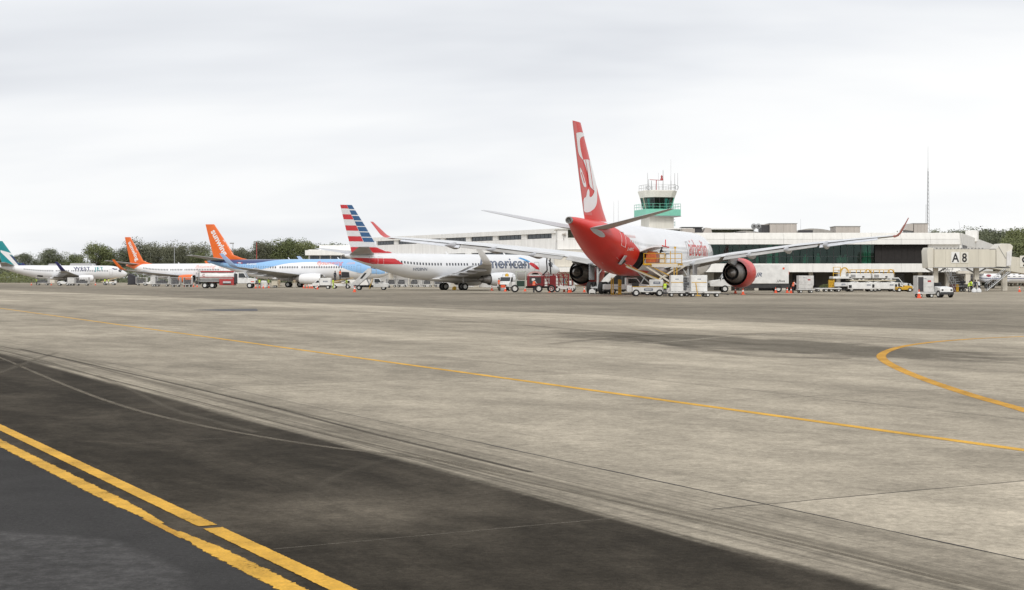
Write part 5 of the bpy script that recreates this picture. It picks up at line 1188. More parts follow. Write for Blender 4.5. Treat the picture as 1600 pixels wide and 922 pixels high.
# sheds and light poles in front of the left trees
for px0, px1, yt, D, lb_ in ((74, 86, 412, 520, 'small pale shed roof left of the far-left tail winglet'), (108, 141, 411.5, 520, 'long pale shed roof above the far-left white jet')):
    x0, x1 = at(px0, D).x, at(px1, D).x; z_ = zat(yt, D); t = thing('shed', lb_, 'shed', ((x0+x1)/2, D, 0)); w_ = x1-x0
    MB().bx(-w_/2+.3, w_/2-.3, .4, 7.6, 0, z_-1).build('wall', wall_b, t, smooth=0); MB().prism([(-w_/2, z_-1.0), (-w_/2+.5, z_), (w_/2-.5, z_), (w_/2, z_-1.0)], 0, 8).build('roof', M('shed roof grey', (.52, .52, .54), .6, var=.1), t, smooth=0)
for px_, yt, D, lb_ in ((272.5, 386, 430, 'light pole left of the larger orange tail'), (364, 380.5, 430, 'light pole right of the larger orange tail'), (401, 378, 470, 'thin reddish pole among the trees behind the blue jet')):
    h = zat(yt, D); t = thing('light_pole', lb_, 'light pole', at(px_, D)); MB().tube((0,0,0), (0,0,h), .16, .09, 8).build('pole', steel if px_ < 400 else MATS['obstruction red'], t)
    MB().bx(-.9, .25, -.3, .3, h-.1, h+.22).build('lamp_head', greyp, t, bev=.04); MB().tube((0,0,0), (0,0,.3), .35, n=8).build('base', concd, t)
# ------------------------------------------------------------------ cones
mbc = MB(); mbc.lathe([(.04, .19), (.38, .115), (.75, .035), (.76, .0)], 'z', n=16); CONE = mbc.mesh('cone_body', [cone_o])
CB = MB().bx(-.23, .23, -.23, .23, 0, .045).mesh('cone_base', [cone_o]); CS = MB().lathe([(.40, .117), (.55, .083)], 'z', n=16).mesh('reflective_band', [cone_w])
def cone(px, D, label, s=1.0):
    t = thing('traffic_cone', label, 'traffic cone', at(px, D), 0, 'orange cones on the apron'); t.rotation_euler = (0, 0, px*.7)
    for n_, me in (('cone_body', CONE), ('cone_base', CB), ('reflective_band', CS)): link_mesh(n_, me, t)
    t.scale = (s*.88, s*.88, s*.92)
for px_, D, lb_ in ((554, 193, 'lone orange cone in front of the stair truck'), (496, 238, 'stubby orange cone in front of the white service truck'), (399.5, 262, 'orange cone just off the tanker truck bumper'), (405.5, 268, 'orange cone second from the tanker truck bumper'),
                 (411.5, 262, 'orange cone third from the tanker truck bumper'), (420, 268, 'orange cone beneath the blue jet wing'), (474.5, 262, 'leftmost of the four cones under the blue jet engine'), (479.5, 262, 'second of the four cones under the blue jet engine'), (484, 261, 'third of the four cones under the blue jet engine'), (488, 260, 'rightmost of the four cones under the blue jet engine'),
                 (288.5, 300, 'leftmost orange cone between carts and tanker truck'), (302.5, 300, 'middle orange cone between carts and tanker truck'), (308, 298, 'orange cone left of the tanker truck rear'), (318.5, 285, 'orange cone touching the tanker truck rear'),
                 (768.5, 216, 'orange cone in front of the silver jet engine'), (789.5, 203, 'orange cone below the yellow beacon truck'), (820.5, 205, 'orange cone half hidden under the dark cab'), (859, 189, 'orange cone nearest behind the maroon truck'), (864.5, 199, 'farther orange cone behind the maroon truck'), (881.5, 196, 'orange cone by the white tug wheel'), (889, 187, 'front one of two cones by the red-wheeled trailer'), (891.5, 192, 'rear one of two cones by the red-wheeled trailer'), (913, 192, 'orange cone under the left engine'),
                 (1149, 178, 'orange cone left under the right engine'), (1161, 164, 'nearest orange cone under the right engine'), (1212, 183, 'orange cone behind the box truck rear wheel'), (1230, 183, 'orange cone at the rear of the box truck'), (1236, 180, 'orange cone at the feet of the orange-vest handler'), (1436, 137, 'tall orange cone beside the baggage tractor'), (1593, 195, 'orange cone near the right edge'), (49, 372, 'tiny orange cone left of the far carts'), (80, 372, 'tiny orange cone right of the far cart'), (149, 372, 'tiny orange cone under the far-left jet')):
    cone(px_, D, lb_, 1.15 if px_ in (1436, 554) else 1.0)

def plate(t, c, L, h, ny):
    x, y, z = c; o = MB().bx(x-L/2, x+L/2, y-.004, y+.004, z, z+h).build('logo_plate', txt_aa, t, smooth=0)
    MB().bx(x-L*.36, x+L*.36, y-.006, y+.006, z+h*.38, z+h*.62).build('logo_bar', sign_w, o, smooth=0); return o
# ------------------------------------------------------------------ people
def person(px, D, label, rz=0.0, top=shirt_w, vest=None, legs=trouser, pose='stand', h=1.75, z=0.0, cap=None, loc=None):
    f = h/1.75; t = thing('person', label, 'person', loc or at(px, D, z), rz, 'ground crew')
    V = {'pel': (0,0,.95), 'bel': (.0,0,1.12), 'che': (.01,0,1.32), 'nk': (.02,0,1.47), 'hd': (.03,0,1.56), 'ht': (.035,0,1.70)}
    rd = {'pel': (.15,.11), 'bel': (.14,.105), 'che': (.165,.115), 'nk': (.055,.055), 'hd': (.085,.095), 'ht': (.07,.08)}
    ed = [('pel','bel'), ('bel','che'), ('che','nk'), ('nk','hd'), ('hd','ht')]
    st = {'stand': .03, 'walk': .22, 'reach': .10, 'squat': .16}[pose]
    lean = .0 if pose in ('stand', 'walk') else .16
    for n_ in ('bel', 'che', 'nk', 'hd', 'ht'):
        x, y, zz_ = V[n_]; V[n_] = (x+lean*(zz_-.95)/.6, y, zz_)
    for sd, nm in ((1, 'l'), (-1, 'r')):
        k = st*sd
        V['hip'+nm] = (0, .10*sd, .90); V['kn'+nm] = (.03+k*.5, .11*sd, .50); V['an'+nm] = (k-.02, .11*sd, .09); V['to'+nm] = (k+.13, .12*sd, .04)
        sx = lean*.7; V['sh'+nm] = (sx, .19*sd, 1.41)
        if pose == 'reach': V['el'+nm] = (sx+.18, .24*sd, 1.20); V['wr'+nm] = (sx+.40, .18*sd, 1.18); V['ha'+nm] = (sx+.50, .17*sd, 1.20)
        else: V['el'+nm] = (sx-.02-k*.3, .255*sd, 1.14); V['wr'+nm] = (sx+.06-k*.5, .27*sd, .90); V['ha'+nm] = (sx+.08-k*.5, .265*sd, .80)
        for n_, q in (('hip', (.09,.095)), ('kn', (.062,.068)), ('an', (.042,.05)), ('to', (.04,.03)), ('sh', (.062,.062)), ('el', (.042,.042)), ('wr', (.03,.03)), ('ha', (.036,.028))): rd[n_+nm] = q
        ed += [('pel','hip'+nm), ('hip'+nm,'kn'+nm), ('kn'+nm,'an'+nm), ('an'+nm,'to'+nm), ('che','sh'+nm), ('sh'+nm,'el'+nm), ('el'+nm,'wr'+nm), ('wr'+nm,'ha'+nm)]
    ks = list(V); me = bpy.data.meshes.new('body'); me.from_pydata([tuple(c*f for c in V[k]) for k in ks], [(ks.index(a), ks.index(b_)) for a, b_ in ed], [])
    o = bpy.data.objects.new('tmp', me); C.objects.link(o); sk = o.modifiers.new('s', 'SKIN'); sk.use_smooth_shade = True
    for i, k in enumerate(ks):
        s_ = me.skin_vertices[0].data[i]; s_.radius = tuple(q*f for q in rd[k]); s_.use_root = (k == 'pel')
    o.modifiers.new('ss', 'SUBSURF').levels = 1; o.modifiers['ss'].render_levels = 1
    dg = bpy.context.evaluated_depsgraph_get(); dg.update(); bm_ = bpy.data.meshes.new_from_object(o.evaluated_get(dg)); C.objects.unlink(o); bpy.data.objects.remove(o)
    for m_ in (legs, top, skin, chassis): bm_.materials.append(m_)
    for p in bm_.polygons:
        c = p.center/f; side = abs(c.y)
        if c.z < .075: i_ = 3
        elif c.z < .98 and not (side > .20 and c.z > .74): i_ = 0
        elif c.z > 1.46: i_ = 2
        elif side > .20 and (c.z < .95 or (pose == 'reach' and c.x > lean*.7+.36)): i_ = 2
        else: i_ = 1
        p.material_index = i_; p.use_smooth = True
    bo = link_mesh('body', bm_, t)
    hx = V['hd'][0]
    mb = MB(); mb.lathe([(1.60, .098), (1.66, .104), (1.72, .085), (1.76, .03), (1.765, .0)], 'z', (hx-.012, 0, 0), 12)
    if cap: mb.bx(hx+.05, hx+.19, -.07, .07, 1.635, 1.65)
    hm = mb.build('cap' if cap else 'hair', cap or hairm, t); hm.scale = (f, f, f)
    # face: nose and ears
    mb = MB(); mb.prism([(hx+.085, 1.585), (hx+.118, 1.570), (hx+.085, 1.555)], -.014, .014); mb.bx(hx-.01, hx+.02, -.098, -.088, 1.55, 1.61); mb.bx(hx-.01, hx+.02, .088, .098, 1.55, 1.61); fm = mb.build('face', skin, t); fm.scale = (f, f, f)
    mb = MB()
    for sd in (1, -1):
        for j in range(4):
            hp = Vector(V['ha'+('l' if sd > 0 else 'r')]); d = Vector((.07, 0, .0)) if pose == 'reach' else Vector((.015, 0, -.075)); off = Vector((0, (j-1.5)*.018, 0)) if pose == 'reach' else Vector(((j-1.5)*.018, 0, 0))
            mb.tube(hp+off, hp+off+d*(1-.12*abs(j-1.5)), .0095, .007, 5)
        hp = Vector(V['ha'+('l' if sd > 0 else 'r')]); mb.tube(hp+Vector((.02, 0, .02)), hp+Vector((.05, -.03*sd, -.02)), .011, .008, 5)
    fg = mb.build('fingers', skin, t); fg.scale = (f, f, f)
    if vest:
        rings = []
        for zz_, a, b2 in ((.93, .180, .142), (1.0, .182, .145), (1.2, .185, .145), (1.36, .198, .150), (1.43, .185, .125), (1.47, .11, .085)):
            cx = lean*(zz_-.95)/.6; rings.append([(cx+b2*math.cos(2*math.pi*i/16), a*math.sin(2*math.pi*i/16), zz_) for i in range(16)])
        mb = MB(); mb.loft(rings, cap=False); vo_ = mb.build('vest', vest, t); vo_.scale = (f, f, f)
        mb = MB(); cx = lean*(1.1-.95)/.6; mb.loft([[(cx+.150*math.cos(2*math.pi*i/16), .190*math.sin(2*math.pi*i/16), q) for i in range(16)] for q in (1.07, 1.12)], cap=False); so_ = mb.build('reflective_stripe', cone_w, vo_)
    return t

# ------------------------------------------------------------------ vehicles (local +x forward)
def cab_body(t, x0, L, w, h, hood, zb, mat, glass=glassd, name='cab'):
    """conventional cab: x0 = back of the cab, L = cab length, hood = bonnet length"""
    zs = zb+h*.50; x1 = x0+L; n_ = x1+hood
    mb = MB(); mb.prism([(x0, zb), (x0, zb+h), (x0+L*.68, zb+h), (x1, zs+.02), (n_-.12, zs-.12), (n_, zs-.35), (n_, zb)], -w/2, w/2); c = mb.build(name, mat, t, bev=.06)
    for sd in (1, -1):
        y = sd*(w/2+.006); mb = MB(); mb.add([(x0+L*.14, y, zs+.05), (x0+L*.14, y, zb+h-.12), (x0+L*.66, y, zb+h-.12), (x0+L*.92, y, zs+.05)], [(0,1,2,3)]); mb.build('side_window', glass, c, smooth=0)
        MB().bx(x0+L*.55, x0+L*.65, sd*(w/2), sd*(w/2+.03), zs-.12, zs-.08).build('door_handle', black, c)
        MB().bx(x1-.05, x1+.07, sd*(w/2+.04), sd*(w/2+.22), zs+.02, zs+.30).build('wing_mirror', black, c, bev=.02)
    mb = MB(); q = w/2-.12; a = Vector((x0+L*.72, 0, zb+h-.10)); b_ = Vector((x1-.04, 0, zs+.07)); nn = Vector((b_.z-a.z, 0, -(b_.x-a.x))).normalized()*-.012
    nn = nn if nn.x > 0 else -nn
    mb.add([a+nn+Vector((0,-q,0)), a+nn+Vector((0,q,0)), b_+nn+Vector((0,q,0)), b_+nn+Vector((0,-q,0))], [(0,1,2,3)]); mb.build('windscreen', glass, c, smooth=0)
    mb = MB(); mb.bx(n_-.01, n_+.02, -w*.32, w*.32, zb+.18, zs-.42); mb.build('grille', black, c)
    MB().bx(n_-.06, n_+.14, -w/2, w/2, zb-.12, zb+.14).build('bumper', steel if mat != white else chassis, t, bev=.03)
    for sd in (1, -1): MB().bx(n_-.02, n_+.03, sd*w*.36-.14, sd*w*.36+.14, zs-.60, zs-.40).build('headlight', M('headlight glass', (.7, .7, .68), .1), c, bev=.02)
    return c
def chassis_rails(t, x0, x1, z, w=.9, h=.22): return MB().bx(x0, x1, -w/2, -w/2+.14, z-h, z).bx(x0, x1, w/2-.14, w/2, z-h, z).bx(x0+.3, x0+.5, -w/2, w/2, z-h+.02, z-.02).bx((x0+x1)/2, (x0+x1)/2+.2, -w/2, w/2, z-h+.02, z-.02).build('chassis', chassis, t)
def pickup(px, D, rz, label, mat=white, bed=True, name='pickup_truck', tx=None):
    t = thing(name, label, 'truck', at(px, D), rz); cab_body(t, -.5, 1.75, 1.9, 1.45, 1.25, .45, mat)
    MB().bx(-3.0, 2.3, -.7, .7, .4, .6).build('chassis', chassis, t)
    if bed: MB().bx(-3.0, -.55, -.95, -.88, .6, 1.15).bx(-3.0, -.55, .88, .95, .6, 1.15).bx(-3.0, -2.93, -.88, .88, .6, 1.15).bx(-3.0, -.55, -.88, .88, .55, .62).build('load_bed', mat, t, bev=.02)
    for x in (-2.0, 1.65):
        for sd in (1, -1): wheel(t, x, sd*.82, .39, .26)
    if tx: plate(t, (.15, -.955, .95), .5, .16, -1)
    return t
# --- tanker
t = thing('tanker_truck', 'red and white fuel tanker truck in front of the orange-tailed jets', 'truck', at(356, 264), 0)
cab_body(t, 1.9, 1.7, 2.3, 1.95, 1.5, .85, white); chassis_rails(t, -4.8, 4.6, 1.05)
for nm, z0_, z1_, m_ in (('tank', 0, 0, white),):
    n = 24; rings = []
    for x, k in ((-4.8, .9), (-4.65, 1.0), (1.15, 1.0), (1.3, .9)): rings.append([(x, 1.15*k*math.cos(2*math.pi*i/n), 2.15+.88*k*math.sin(2*math.pi*i/n)) for i in range(n)])
    MB().loft(rings).build('tank', white, t, smooth=40)
MB().bx(-4.7, 1.2, -1.0, 1.0, 2.86, 3.1).build('top_walkway', redv, t, bev=.04)
MB().bx(-4.75, 1.25, -1.17, -1.13, 1.93, 2.02).build('red_line', redv, t); MB().bx(-1.3, 1.15, -1.18, -.2, .55, 1.62).build('pump_cabinet', redv, t, bev=.03); MB().bx(1.1, 1.3, -1.2, 1.2, .5, 1.9).build('red_bulkhead', redv, t, bev=.02)
MB().bx(-4.8, -1.35, -1.2, 1.2, 1.12, 1.38).build('rear_fender', greyp, t, bev=.05); MB().lathe([(-.7,.26),(.7,.26)], 'x', (0.1, -1.22, 1.0), 16, cap=True).build('fuel_pipe', steel, t)
MB().bx(1.32, 1.85, -1.1, 1.1, .95, 2.6).build('hose_locker', chassis, t)
for x in (-3.9, -2.6, 4.05):
    for sd in (1, -1): wheel(t, x, sd*1.0, .52, .32)
mb = MB()
for y in (-.9, -.5): mb.tube((-5.0, y, .7), (-5.0, y, 3.3), .035)
for i in range(7): mb.tube((-5.0, -.9, .9+i*.36), (-5.0, -.5, .9+i*.36), .025)
mb.build('ladder', steel, t); MB().bx(-5.6, -4.95, -.9, .9, .7, 1.2).build('rear_platform', chassis, t); MB().path([(-5.5,-.9,1.2),(-5.5,-.9,2.6),(-5.1,-.9,3.1)], .035).path([(-5.5,.9,1.2),(-5.5,.9,2.6),(-5.1,.9,3.1)], .035).path([(-5.5,-.9,2.6),(-5.5,.9,2.6)], .03).build('handrail', steel, t)
flat_text('lettering', 'C', .46, (-4.3, -1.19, 2.1), (1,0,0), (0,0,1), redv, t); MB().bx(4.3, 4.9, -1.17, -1.15, 1.1, 1.25).build('marker_light', cone_o, t)

# --- baggage carts
def bag_cart(px, D, label, rz=0, kind='mesh', L=2.6, h=1.95, mat=None, group='baggage carts'):
    mat = mat or dirtw; t = thing('baggage_cart', label, 'baggage cart', at(px, D), rz, group); w = 1.5
    MB().bx(-L/2, L/2, -w/2, w/2, .48, .60).build('deck', mat, t, bev=.02); MB().bx(-L/2-.05, L/2+.05, -w/2-.05, w/2+.05, h-.07, h).build('roof', mat, t, bev=.02)
    for x in (-L/2+.04, L/2-.04):
        for y in (-w/2+.04, w/2-.04): MB().bx(x-.04, x+.04, y-.04, y+.04, .6, h-.07).build('post', mat, t)
    if kind == 'mesh':
        mb = MB()
        for sd in (-1, 1):
            for i in range(1, 8): x = -L/2+L*i/8; mb.bx(x-.014, x+.014, sd*w/2-.014, sd*w/2+.014, .6, h-.07)
            for j in range(1, 5): z = .6+(h-.67)*j/5; mb.bx(-L/2, L/2, sd*w/2-.012, sd*w/2+.012, z-.014, z+.014)
        mb.build('cage', steel, t, smooth=0); MB().bx(-L/2+.0, -L/2+.03, -w/2+.08, w/2-.08, .6, h-.07).build('end_panel', mat, t); MB().bx(L/2-.03, L/2, -w/2+.08, w/2-.08, .6, h-.07).build('end_panel', mat, t)
        MB().bx(-L/2+.3, L/2-.5, -.45, .55, .6, 1.15).bx(-.6, .5, -.4, .4, 1.16, 1.45).build('load', M('mixed luggage', (.10, .10, .11), .8, var=.6, scale=6), t, bev=.06)
    else:
        [MB().bx(-L/2+.09, L/2-.09, q-.015, q+.015, .6, h-.07).build('side_panel', mat, t) for q in (-w/2+.025, w/2-.025)]; [MB().bx(q-.015, q+.015, -w/2+.08, w/2-.08, .6, h-.07).build('end_panel', mat, t) for q in (-L/2+.015, L/2-.015)]
    for x in (-L/2+.45, L/2-.45):
        for sd in (1, -1): wheel(t, x, sd*(w/2-.12), .22, .14)
    MB().bar((L/2, 0, .42), (L/2+.75, 0, .34), .09).build('tow_bar', chassis, t)
    return t
bag_cart(67, 372, 'white mesh baggage cart under the rear of the far-left jet', L=3.0); bag_cart(129, 350, 'white mesh baggage cart under the far-left jet engine', L=3.1); bag_cart(112, 352, 'small closed white cart beside the far-left jet engine cart', kind='closed', L=1.6)
bag_cart(221.5, 352, 'white mesh baggage cart nearest the dark crate', L=2.5, kind='mesh'); bag_cart(254, 318, 'largest white mesh baggage cart, in front of the white orange-tailed jet', L=2.9, h=2.2); bag_cart(241, 319, 'closed white cart end left of the largest mesh cart', L=1.3, h=2.25, kind='closed')
bag_cart(275, 300, 'white mesh cart just left of the orange engine', L=1.9, h=1.95); bag_cart(294, 300, 'white mesh cart just right of the orange engine', L=1.7, h=1.95)
for i, px_ in enumerate((612, 628, 648, 668, 686)): bag_cart(px_, 292+i, 'empty wire baggage cart beneath the silver jet belly, %s from the stair truck' % nth(i+1), L=2.1, h=1.75, group='carts beneath the silver jet')
t = thing('cargo_crate', 'dark grey covered crate behind the far-left jet nose', 'crate', at(208, 392)); MB().prism([(-1.2, .15), (-1.2, 2.6), (-.7, 3.0), (1.1, 2.0), (1.4, .15)], -1, 1).build('cover', M('dark tarpaulin', (.06, .06, .07), .8, var=.2), t, bev=.08); MB().bx(-1.3, 1.5, -1.05, 1.05, 0, .15).build('pallet', chassis, t)
# --- tugs
def tug(px, D, rz, label, mat=white, L=2.8, canopy=False, s=1.0, group='baggage tugs'):
    t = thing('baggage_tug', label, 'tug', at(px, D), rz, group)
    mb = MB(); mb.prism([(-L*.5, .35), (-L*.5, .85), (-L*.1, .82), (0, .80), (.05, 1.1), (L*.46, .98), (L*.5, .80), (L*.5, .35)], -.68, .68); mb.build('body', mat, t, bev=.06)
    MB().bx(-.75, -.35, -.5, .5, .82, .98).bx(-.82, -.70, -.5, .5, .95, 1.45).build('seat', black, t, bev=.05); MB().tube((-.02, .15, 1.05), (-.28, .15, 1.32), .02).lathe([(-.02,.16),(.02,.16),(.02,.13),(-.02,.13),(-.02,.16)], 'x', (-.3, .15, 1.34), 12).build('steering_wheel', black, t)
    MB().bx(L*.5, L*.5+.10, -.7, .7, .30, .55).build('bumper', chassis, t, bev=.02)
    for sd in (1, -1): MB().bx(L*.5-.02, L*.5+.015, sd*.48-.10, sd*.48+.10, .66, .82).build('headlight', black, t)
    for x in (-L*.34, L*.34):
        for sd in (1, -1): wheel(t, x, sd*.62, .36, .24)
    t.scale = (s, s, s); return t
tug(234, 352, 0, 'white tug between two cart trains at left'); tug(100, 355, math.pi, 'white tug beside the far-left jet engine carts')
tug(1469, 141, R(-76), 'white baggage tractor parked beside the tall orange cone', s=.98, L=2.5); tug(882, 196, math.pi, 'white tug behind the maroon truck'); tug(1412, 196, 0, 'yellow tractor beside the white cargo loaders', yellow, 2.6, s=.8)
# --- service truck with box
t = thing('service_truck', 'small white box service truck under the blue jet engine', 'truck', at(505, 246), math.pi)
MB().bx(-1.35, .45, -.85, .85, .62, 1.85).build('box', white, t, bev=.04); mb = MB(); mb.prism([(.5, .5), (.5, 1.5), (.95, 1.5), (1.35, 1.05), (1.7, .95), (1.75, .5)], -.8, .8); c_ = mb.build('cab', white, t, bev=.05)
for sd in (1, -1): MB().add([(.58, sd*.806, 1.05), (.58, sd*.806, 1.42), (.9, sd*.806, 1.42), (1.2, sd*.806, 1.05)], [(0,1,2,3)]).build('side_window', glassd, c_, smooth=0)
MB().bx(-1.35, 1.7, -.5, .5, .38, .6).build('chassis', chassis, t)
for x in (-.85, 1.1):
    for sd in (1, -1): wheel(t, x, sd*.7, .32, .2)
plate(t, (-.45, .856, 1.15), .75, .22, 1)
# --- belt loaders
def belt_loader(px, D, rz, label, lo, hi, L, zc=.0, mats=white, logo=None):
    t = thing('belt_loader', label, 'belt loader', at(px, D), rz); c_ = L*.36
    MB().bx(-c_, c_, -.8, .8, .42, .95).build('body', mats, t, bev=.05); MB().bx(-c_, c_, -.82, .82, .95, 1.0).build('yellow_trim', yellow, t)
    p, q = Vector((-L/2, 0, lo)), Vector((L/2, 0, hi)); MB().bar(p, q, .75, .16).build('conveyor', M('conveyor frame cream', (.70, .67, .58), .5), t, bev=.02); MB().bar(p+Vector((0,0,.10)), q+Vector((0,0,.10)), .6, .05).build('belt', belt, t)
    for sd in (1, -1): MB().bar(p+Vector((0,sd*.42,.12)), q+Vector((0,sd*.42,.12)), .06).build('side_rail', yellow, t)
    MB().bar((-.6, 0, .95), (L*.22, 0, lo+(hi-lo)*.72-.1), .12).bar((.9, 0, .95), (L*.05, 0, lo+(hi-lo)*.55-.08), .1).build('lift_strut', steel, t)
    MB().bx(c_*.55, c_, -.78, -.1, 1.0, 1.35).build('cab_seat', black, t, bev=.04); MB().bx(c_, c_+.5, -.8, .0, .42, 1.1).build('driver_box', mats, t, bev=.04)
    for x in (-c_*.72, c_*.78):
        for sd in (1, -1): wheel(t, x, sd*.72, .36, .24)
    if logo: plate(t, (0, -.826 if abs(rz) < 1 else .826, .58), .9, .22, 1)
    return t
belt_loader(533, 255, 0, 'belt loader with two handlers beside the blue jet nose', 1.0, 1.75, 4.2)
t = thing('black_container', 'black covered load at the top of the far belt loader', 'container', at(539.5, 253.5, 1.95)); MB().prism([(-.65, 0), (-.55, .95), (.6, .9), (.7, 0)], -.6, .6).build('cover', black, t, bev=.08); MB().bx(-.7, .72, -.62, .62, -.06, .0).build('base', chassis, t)
belt_loader(1012, 150.5, math.pi, 'white belt loader raised to the red tail belly', 1.15, 3.05, 4.4, logo='SERVAIR')
MB().bx(-1.5, -.1, .45, .85, 1.0, 1.7).build('engine_cover', white, bpy.data.objects['belt_loader.001'], bev=.05); plate(bpy.data.objects['belt_loader.001'], (-.85, .856, 1.25), .7, .24, 1)
# --- stair truck
t = thing('stair_truck', 'white stair truck with raised boarding stairs below the striped tail', 'truck', at(575, 226), 0); t.scale = (.88, .88, .88)
cab_body(t, 1.0, 1.5, 1.95, 1.55, 1.15, .5, white); chassis_rails(t, -2.6, 3.4, .72); MB().bx(-2.4, .95, -.9, .9, .72, .86).build('deck', chassis, t)
a, b_ = Vector((-2.7, 0, .55)), Vector((.2, 0, 3.1))
for sd in (1, -1):
    MB().add([(-2.9, sd*.75, .35), (-2.2, sd*.75, .35), (.55, sd*.75, 2.75), (.55, sd*.75, 3.75), (.05, sd*.75, 3.75), (-2.9, sd*.75, 1.0)], [(0,1,2,3,4,5)]).add([(-2.9, sd*.71, .35), (-2.2, sd*.71, .35), (.55, sd*.71, 2.75), (.55, sd*.71, 3.75), (.05, sd*.71, 3.75), (-2.9, sd*.71, 1.0)], [(5,4,3,2,1,0)]).build('stair_side', white, t, smooth=0)
    MB().add([(-1.35, sd*.757, 2.0), (-.95, sd*.757, 1.95), (-.15, sd*.757, 2.95), (-.5, sd*.757, 3.0)], [(0,1,2,3)]).build('logo_panel', chassis, t, smooth=0)
for i in range(11): MB().bx(-2.7+i*.27, -2.4+i*.27, -.7, .7, .55+i*.235, .59+i*.235).build('step', steel, t, smooth=0)
MB().bar((.3, -.5, .86), (-.4, -.5, 2.3), .14).bar((.3, .5, .86), (-.4, .5, 2.3), .14).bar((-1.6, 0, .86), (-.2, 0, 2.2), .12).build('lift_strut', steel, t); MB().bar((.25, -.95, .15), (.85, -.95, 2.0), .10).bar((.25, .95, .15), (.85, .95, 2.0), .10).build('outrigger', yellow, t)
MB().bx(.4, 1.5, -.75, .75, 2.75, 2.85).build('landing', steel, t); rail(t, [(.5,-.7),(1.45,-.7)], 2.85, 1.0, steel, 2, .025); rail(t, [(.5,.7),(1.45,.7)], 2.85, 1.0, steel, 2, .025)
for x in (-1.5, 2.75):
    for sd in (1, -1): wheel(t, x, sd*.82, .42, .28)
plate(t, (1.6, -.982, 1.12), .5, .2, -1)
# --- white truck with yellow beacon, seen from the front
t = thing('beacon_truck', 'white truck with yellow roof beacon beside the silver jet engine', 'truck', at(792, 213), R(-108)); t.scale = (.85, .85, .85); c_ = cab_body(t, -.3, 1.4, 2.0, 1.8, 1.0, .6, white)
MB().bx(-3.2, -.35, -1.0, 1.0, .85, 1.9).build('body_lockers', dirtw, t, bev=.04); MB().lathe([(0,.32),(.3,.32),(.5,.18),(.52,0)], 'z', (.0, 0, 2.42), 14).build('beacon', yellow, t)
rail(t, [(-3.1,-.9),(-.5,-.9)], 1.9, .9, steel, 2, .035); rail(t, [(-3.1,.9),(-.5,.9)], 1.9, .9, steel, 2, .035)
for x in (-2.3, 1.5):
    for sd in (1, -1): wheel(t, x, sd*.85, .44, .28)
MB().bx(-3.2, 2.0, -.6, .6, .45, .8).build('chassis', chassis, t)
# --- maroon hydrant truck
t = thing('hydrant_truck', 'maroon hydrant truck with open dark cab and hose frames', 'truck', at(838, 190), math.pi)
MB().bx(-4.2, 3.0, -.55, .55, .55, .8).build('chassis', chassis, t)
mb = MB(); mb.bx(1.35, 1.45, -1.1, 1.1, .7, 2.75).bx(2.55, 2.65, -1.1, 1.1, .7, 2.75).bx(1.35, 2.65, -1.1, 1.1, 2.62, 2.75).bx(1.35, 2.65, -1.1, 1.1, .6, .75); mb.build('cab_frame', M('pale green grey paint', (.52, .56, .50), .5), t, bev=.04)
MB().bx(1.5, 2.5, -.8, .8, .78, 1.5).build('cab_interior', M('dark green cab interior', (.02, .05, .035), .6), t, bev=.05); MB().bx(2.66, 3.1, -1.1, 1.1, .55, 1.3).build('front_panel', white, t, bev=.05); MB().add([(2.67,-1.0,1.4),(2.67,1.0,1.4),(2.67,1.0,2.5),(2.67,-1.0,2.5)], [(0,1,2,3)]).build('windscreen', glassd, t, smooth=0)
MB().bx(-.9, 1.2, -1.1, 1.1, .8, 2.1).build('pump_housing', maroon, t, bev=.04); MB().bx(-.6, .9, .98, 1.115, 1.15, 1.95).build('control_panel', chassis, t, bev=.01); MB().bx(.2, .6, 1.115, 1.14, 1.5, 1.8).build('gauge_box', white, t)
n = 14; MB().loft([[(.15+1.05*math.cos(math.pi*i/n), y, 2.1+.62*math.sin(math.pi*i/n)) for i in range(n+1)]+[(.15+.8*math.cos(math.pi*i/n), y, 2.1+.42*math.sin(math.pi*i/n)) for i in range(n, -1, -1)] for y in (-.9, .95)]).build('hose_reel_guard', M('dusty pink paint', (.55, .33, .32), .5), t)
MB().lathe([(-.6,.5),(.6,.5)], 'y', (.15, 0, 2.1), 18, cap=True).build('hose_reel', black, t); MB().bx(-.6, .95, .95, 1.0, 2.1, 2.28).build('reel_sign', dirtw, t)
for y in (-1.05, 1.05):
    mb = MB()
    for x in (-4.1, -3.5, -2.9, -2.2, -1.5, -1.0): mb.bx(x-.05, x+.05, y-.05, y+.05, .8, 2.35)
    for z in (1.0, 1.45, 1.9, 2.35): mb.bx(-4.15, -.95, y-.035, y+.035, z-.035, z+.035)
    for i in range(4): mb.bar((-4.1+i*.8, y, .9), (-3.4+i*.8, y, 2.3), .05)
    mb.build('hose_frame', maroon, t, smooth=0)
MB().bx(-2.5, -1.7, -1.08, 1.08, .35, 2.2).build('tool_locker', maroon, t, bev=.03)
for x in (-3.6, -3.0, -1.35): MB().lathe([(-.3,.34),(-.3,.28),(.3,.28),(.3,.34),(-.3,.34)], 'y', (x, 0, 2.3), 14).build('hose_coil', maroon, t)
MB().bx(-4.9, -2.7, .75, 1.1, .55, .85).build('step_board', dirtw, t); rail(t, [(-4.6,1.0),(-4.6,-1.0)], .85, 1.3, maroon, 3, .04)
for x in (-1.9, -.3, 2.75):
    for sd in (1, -1): wheel(t, x, sd*.98, .50, .34)
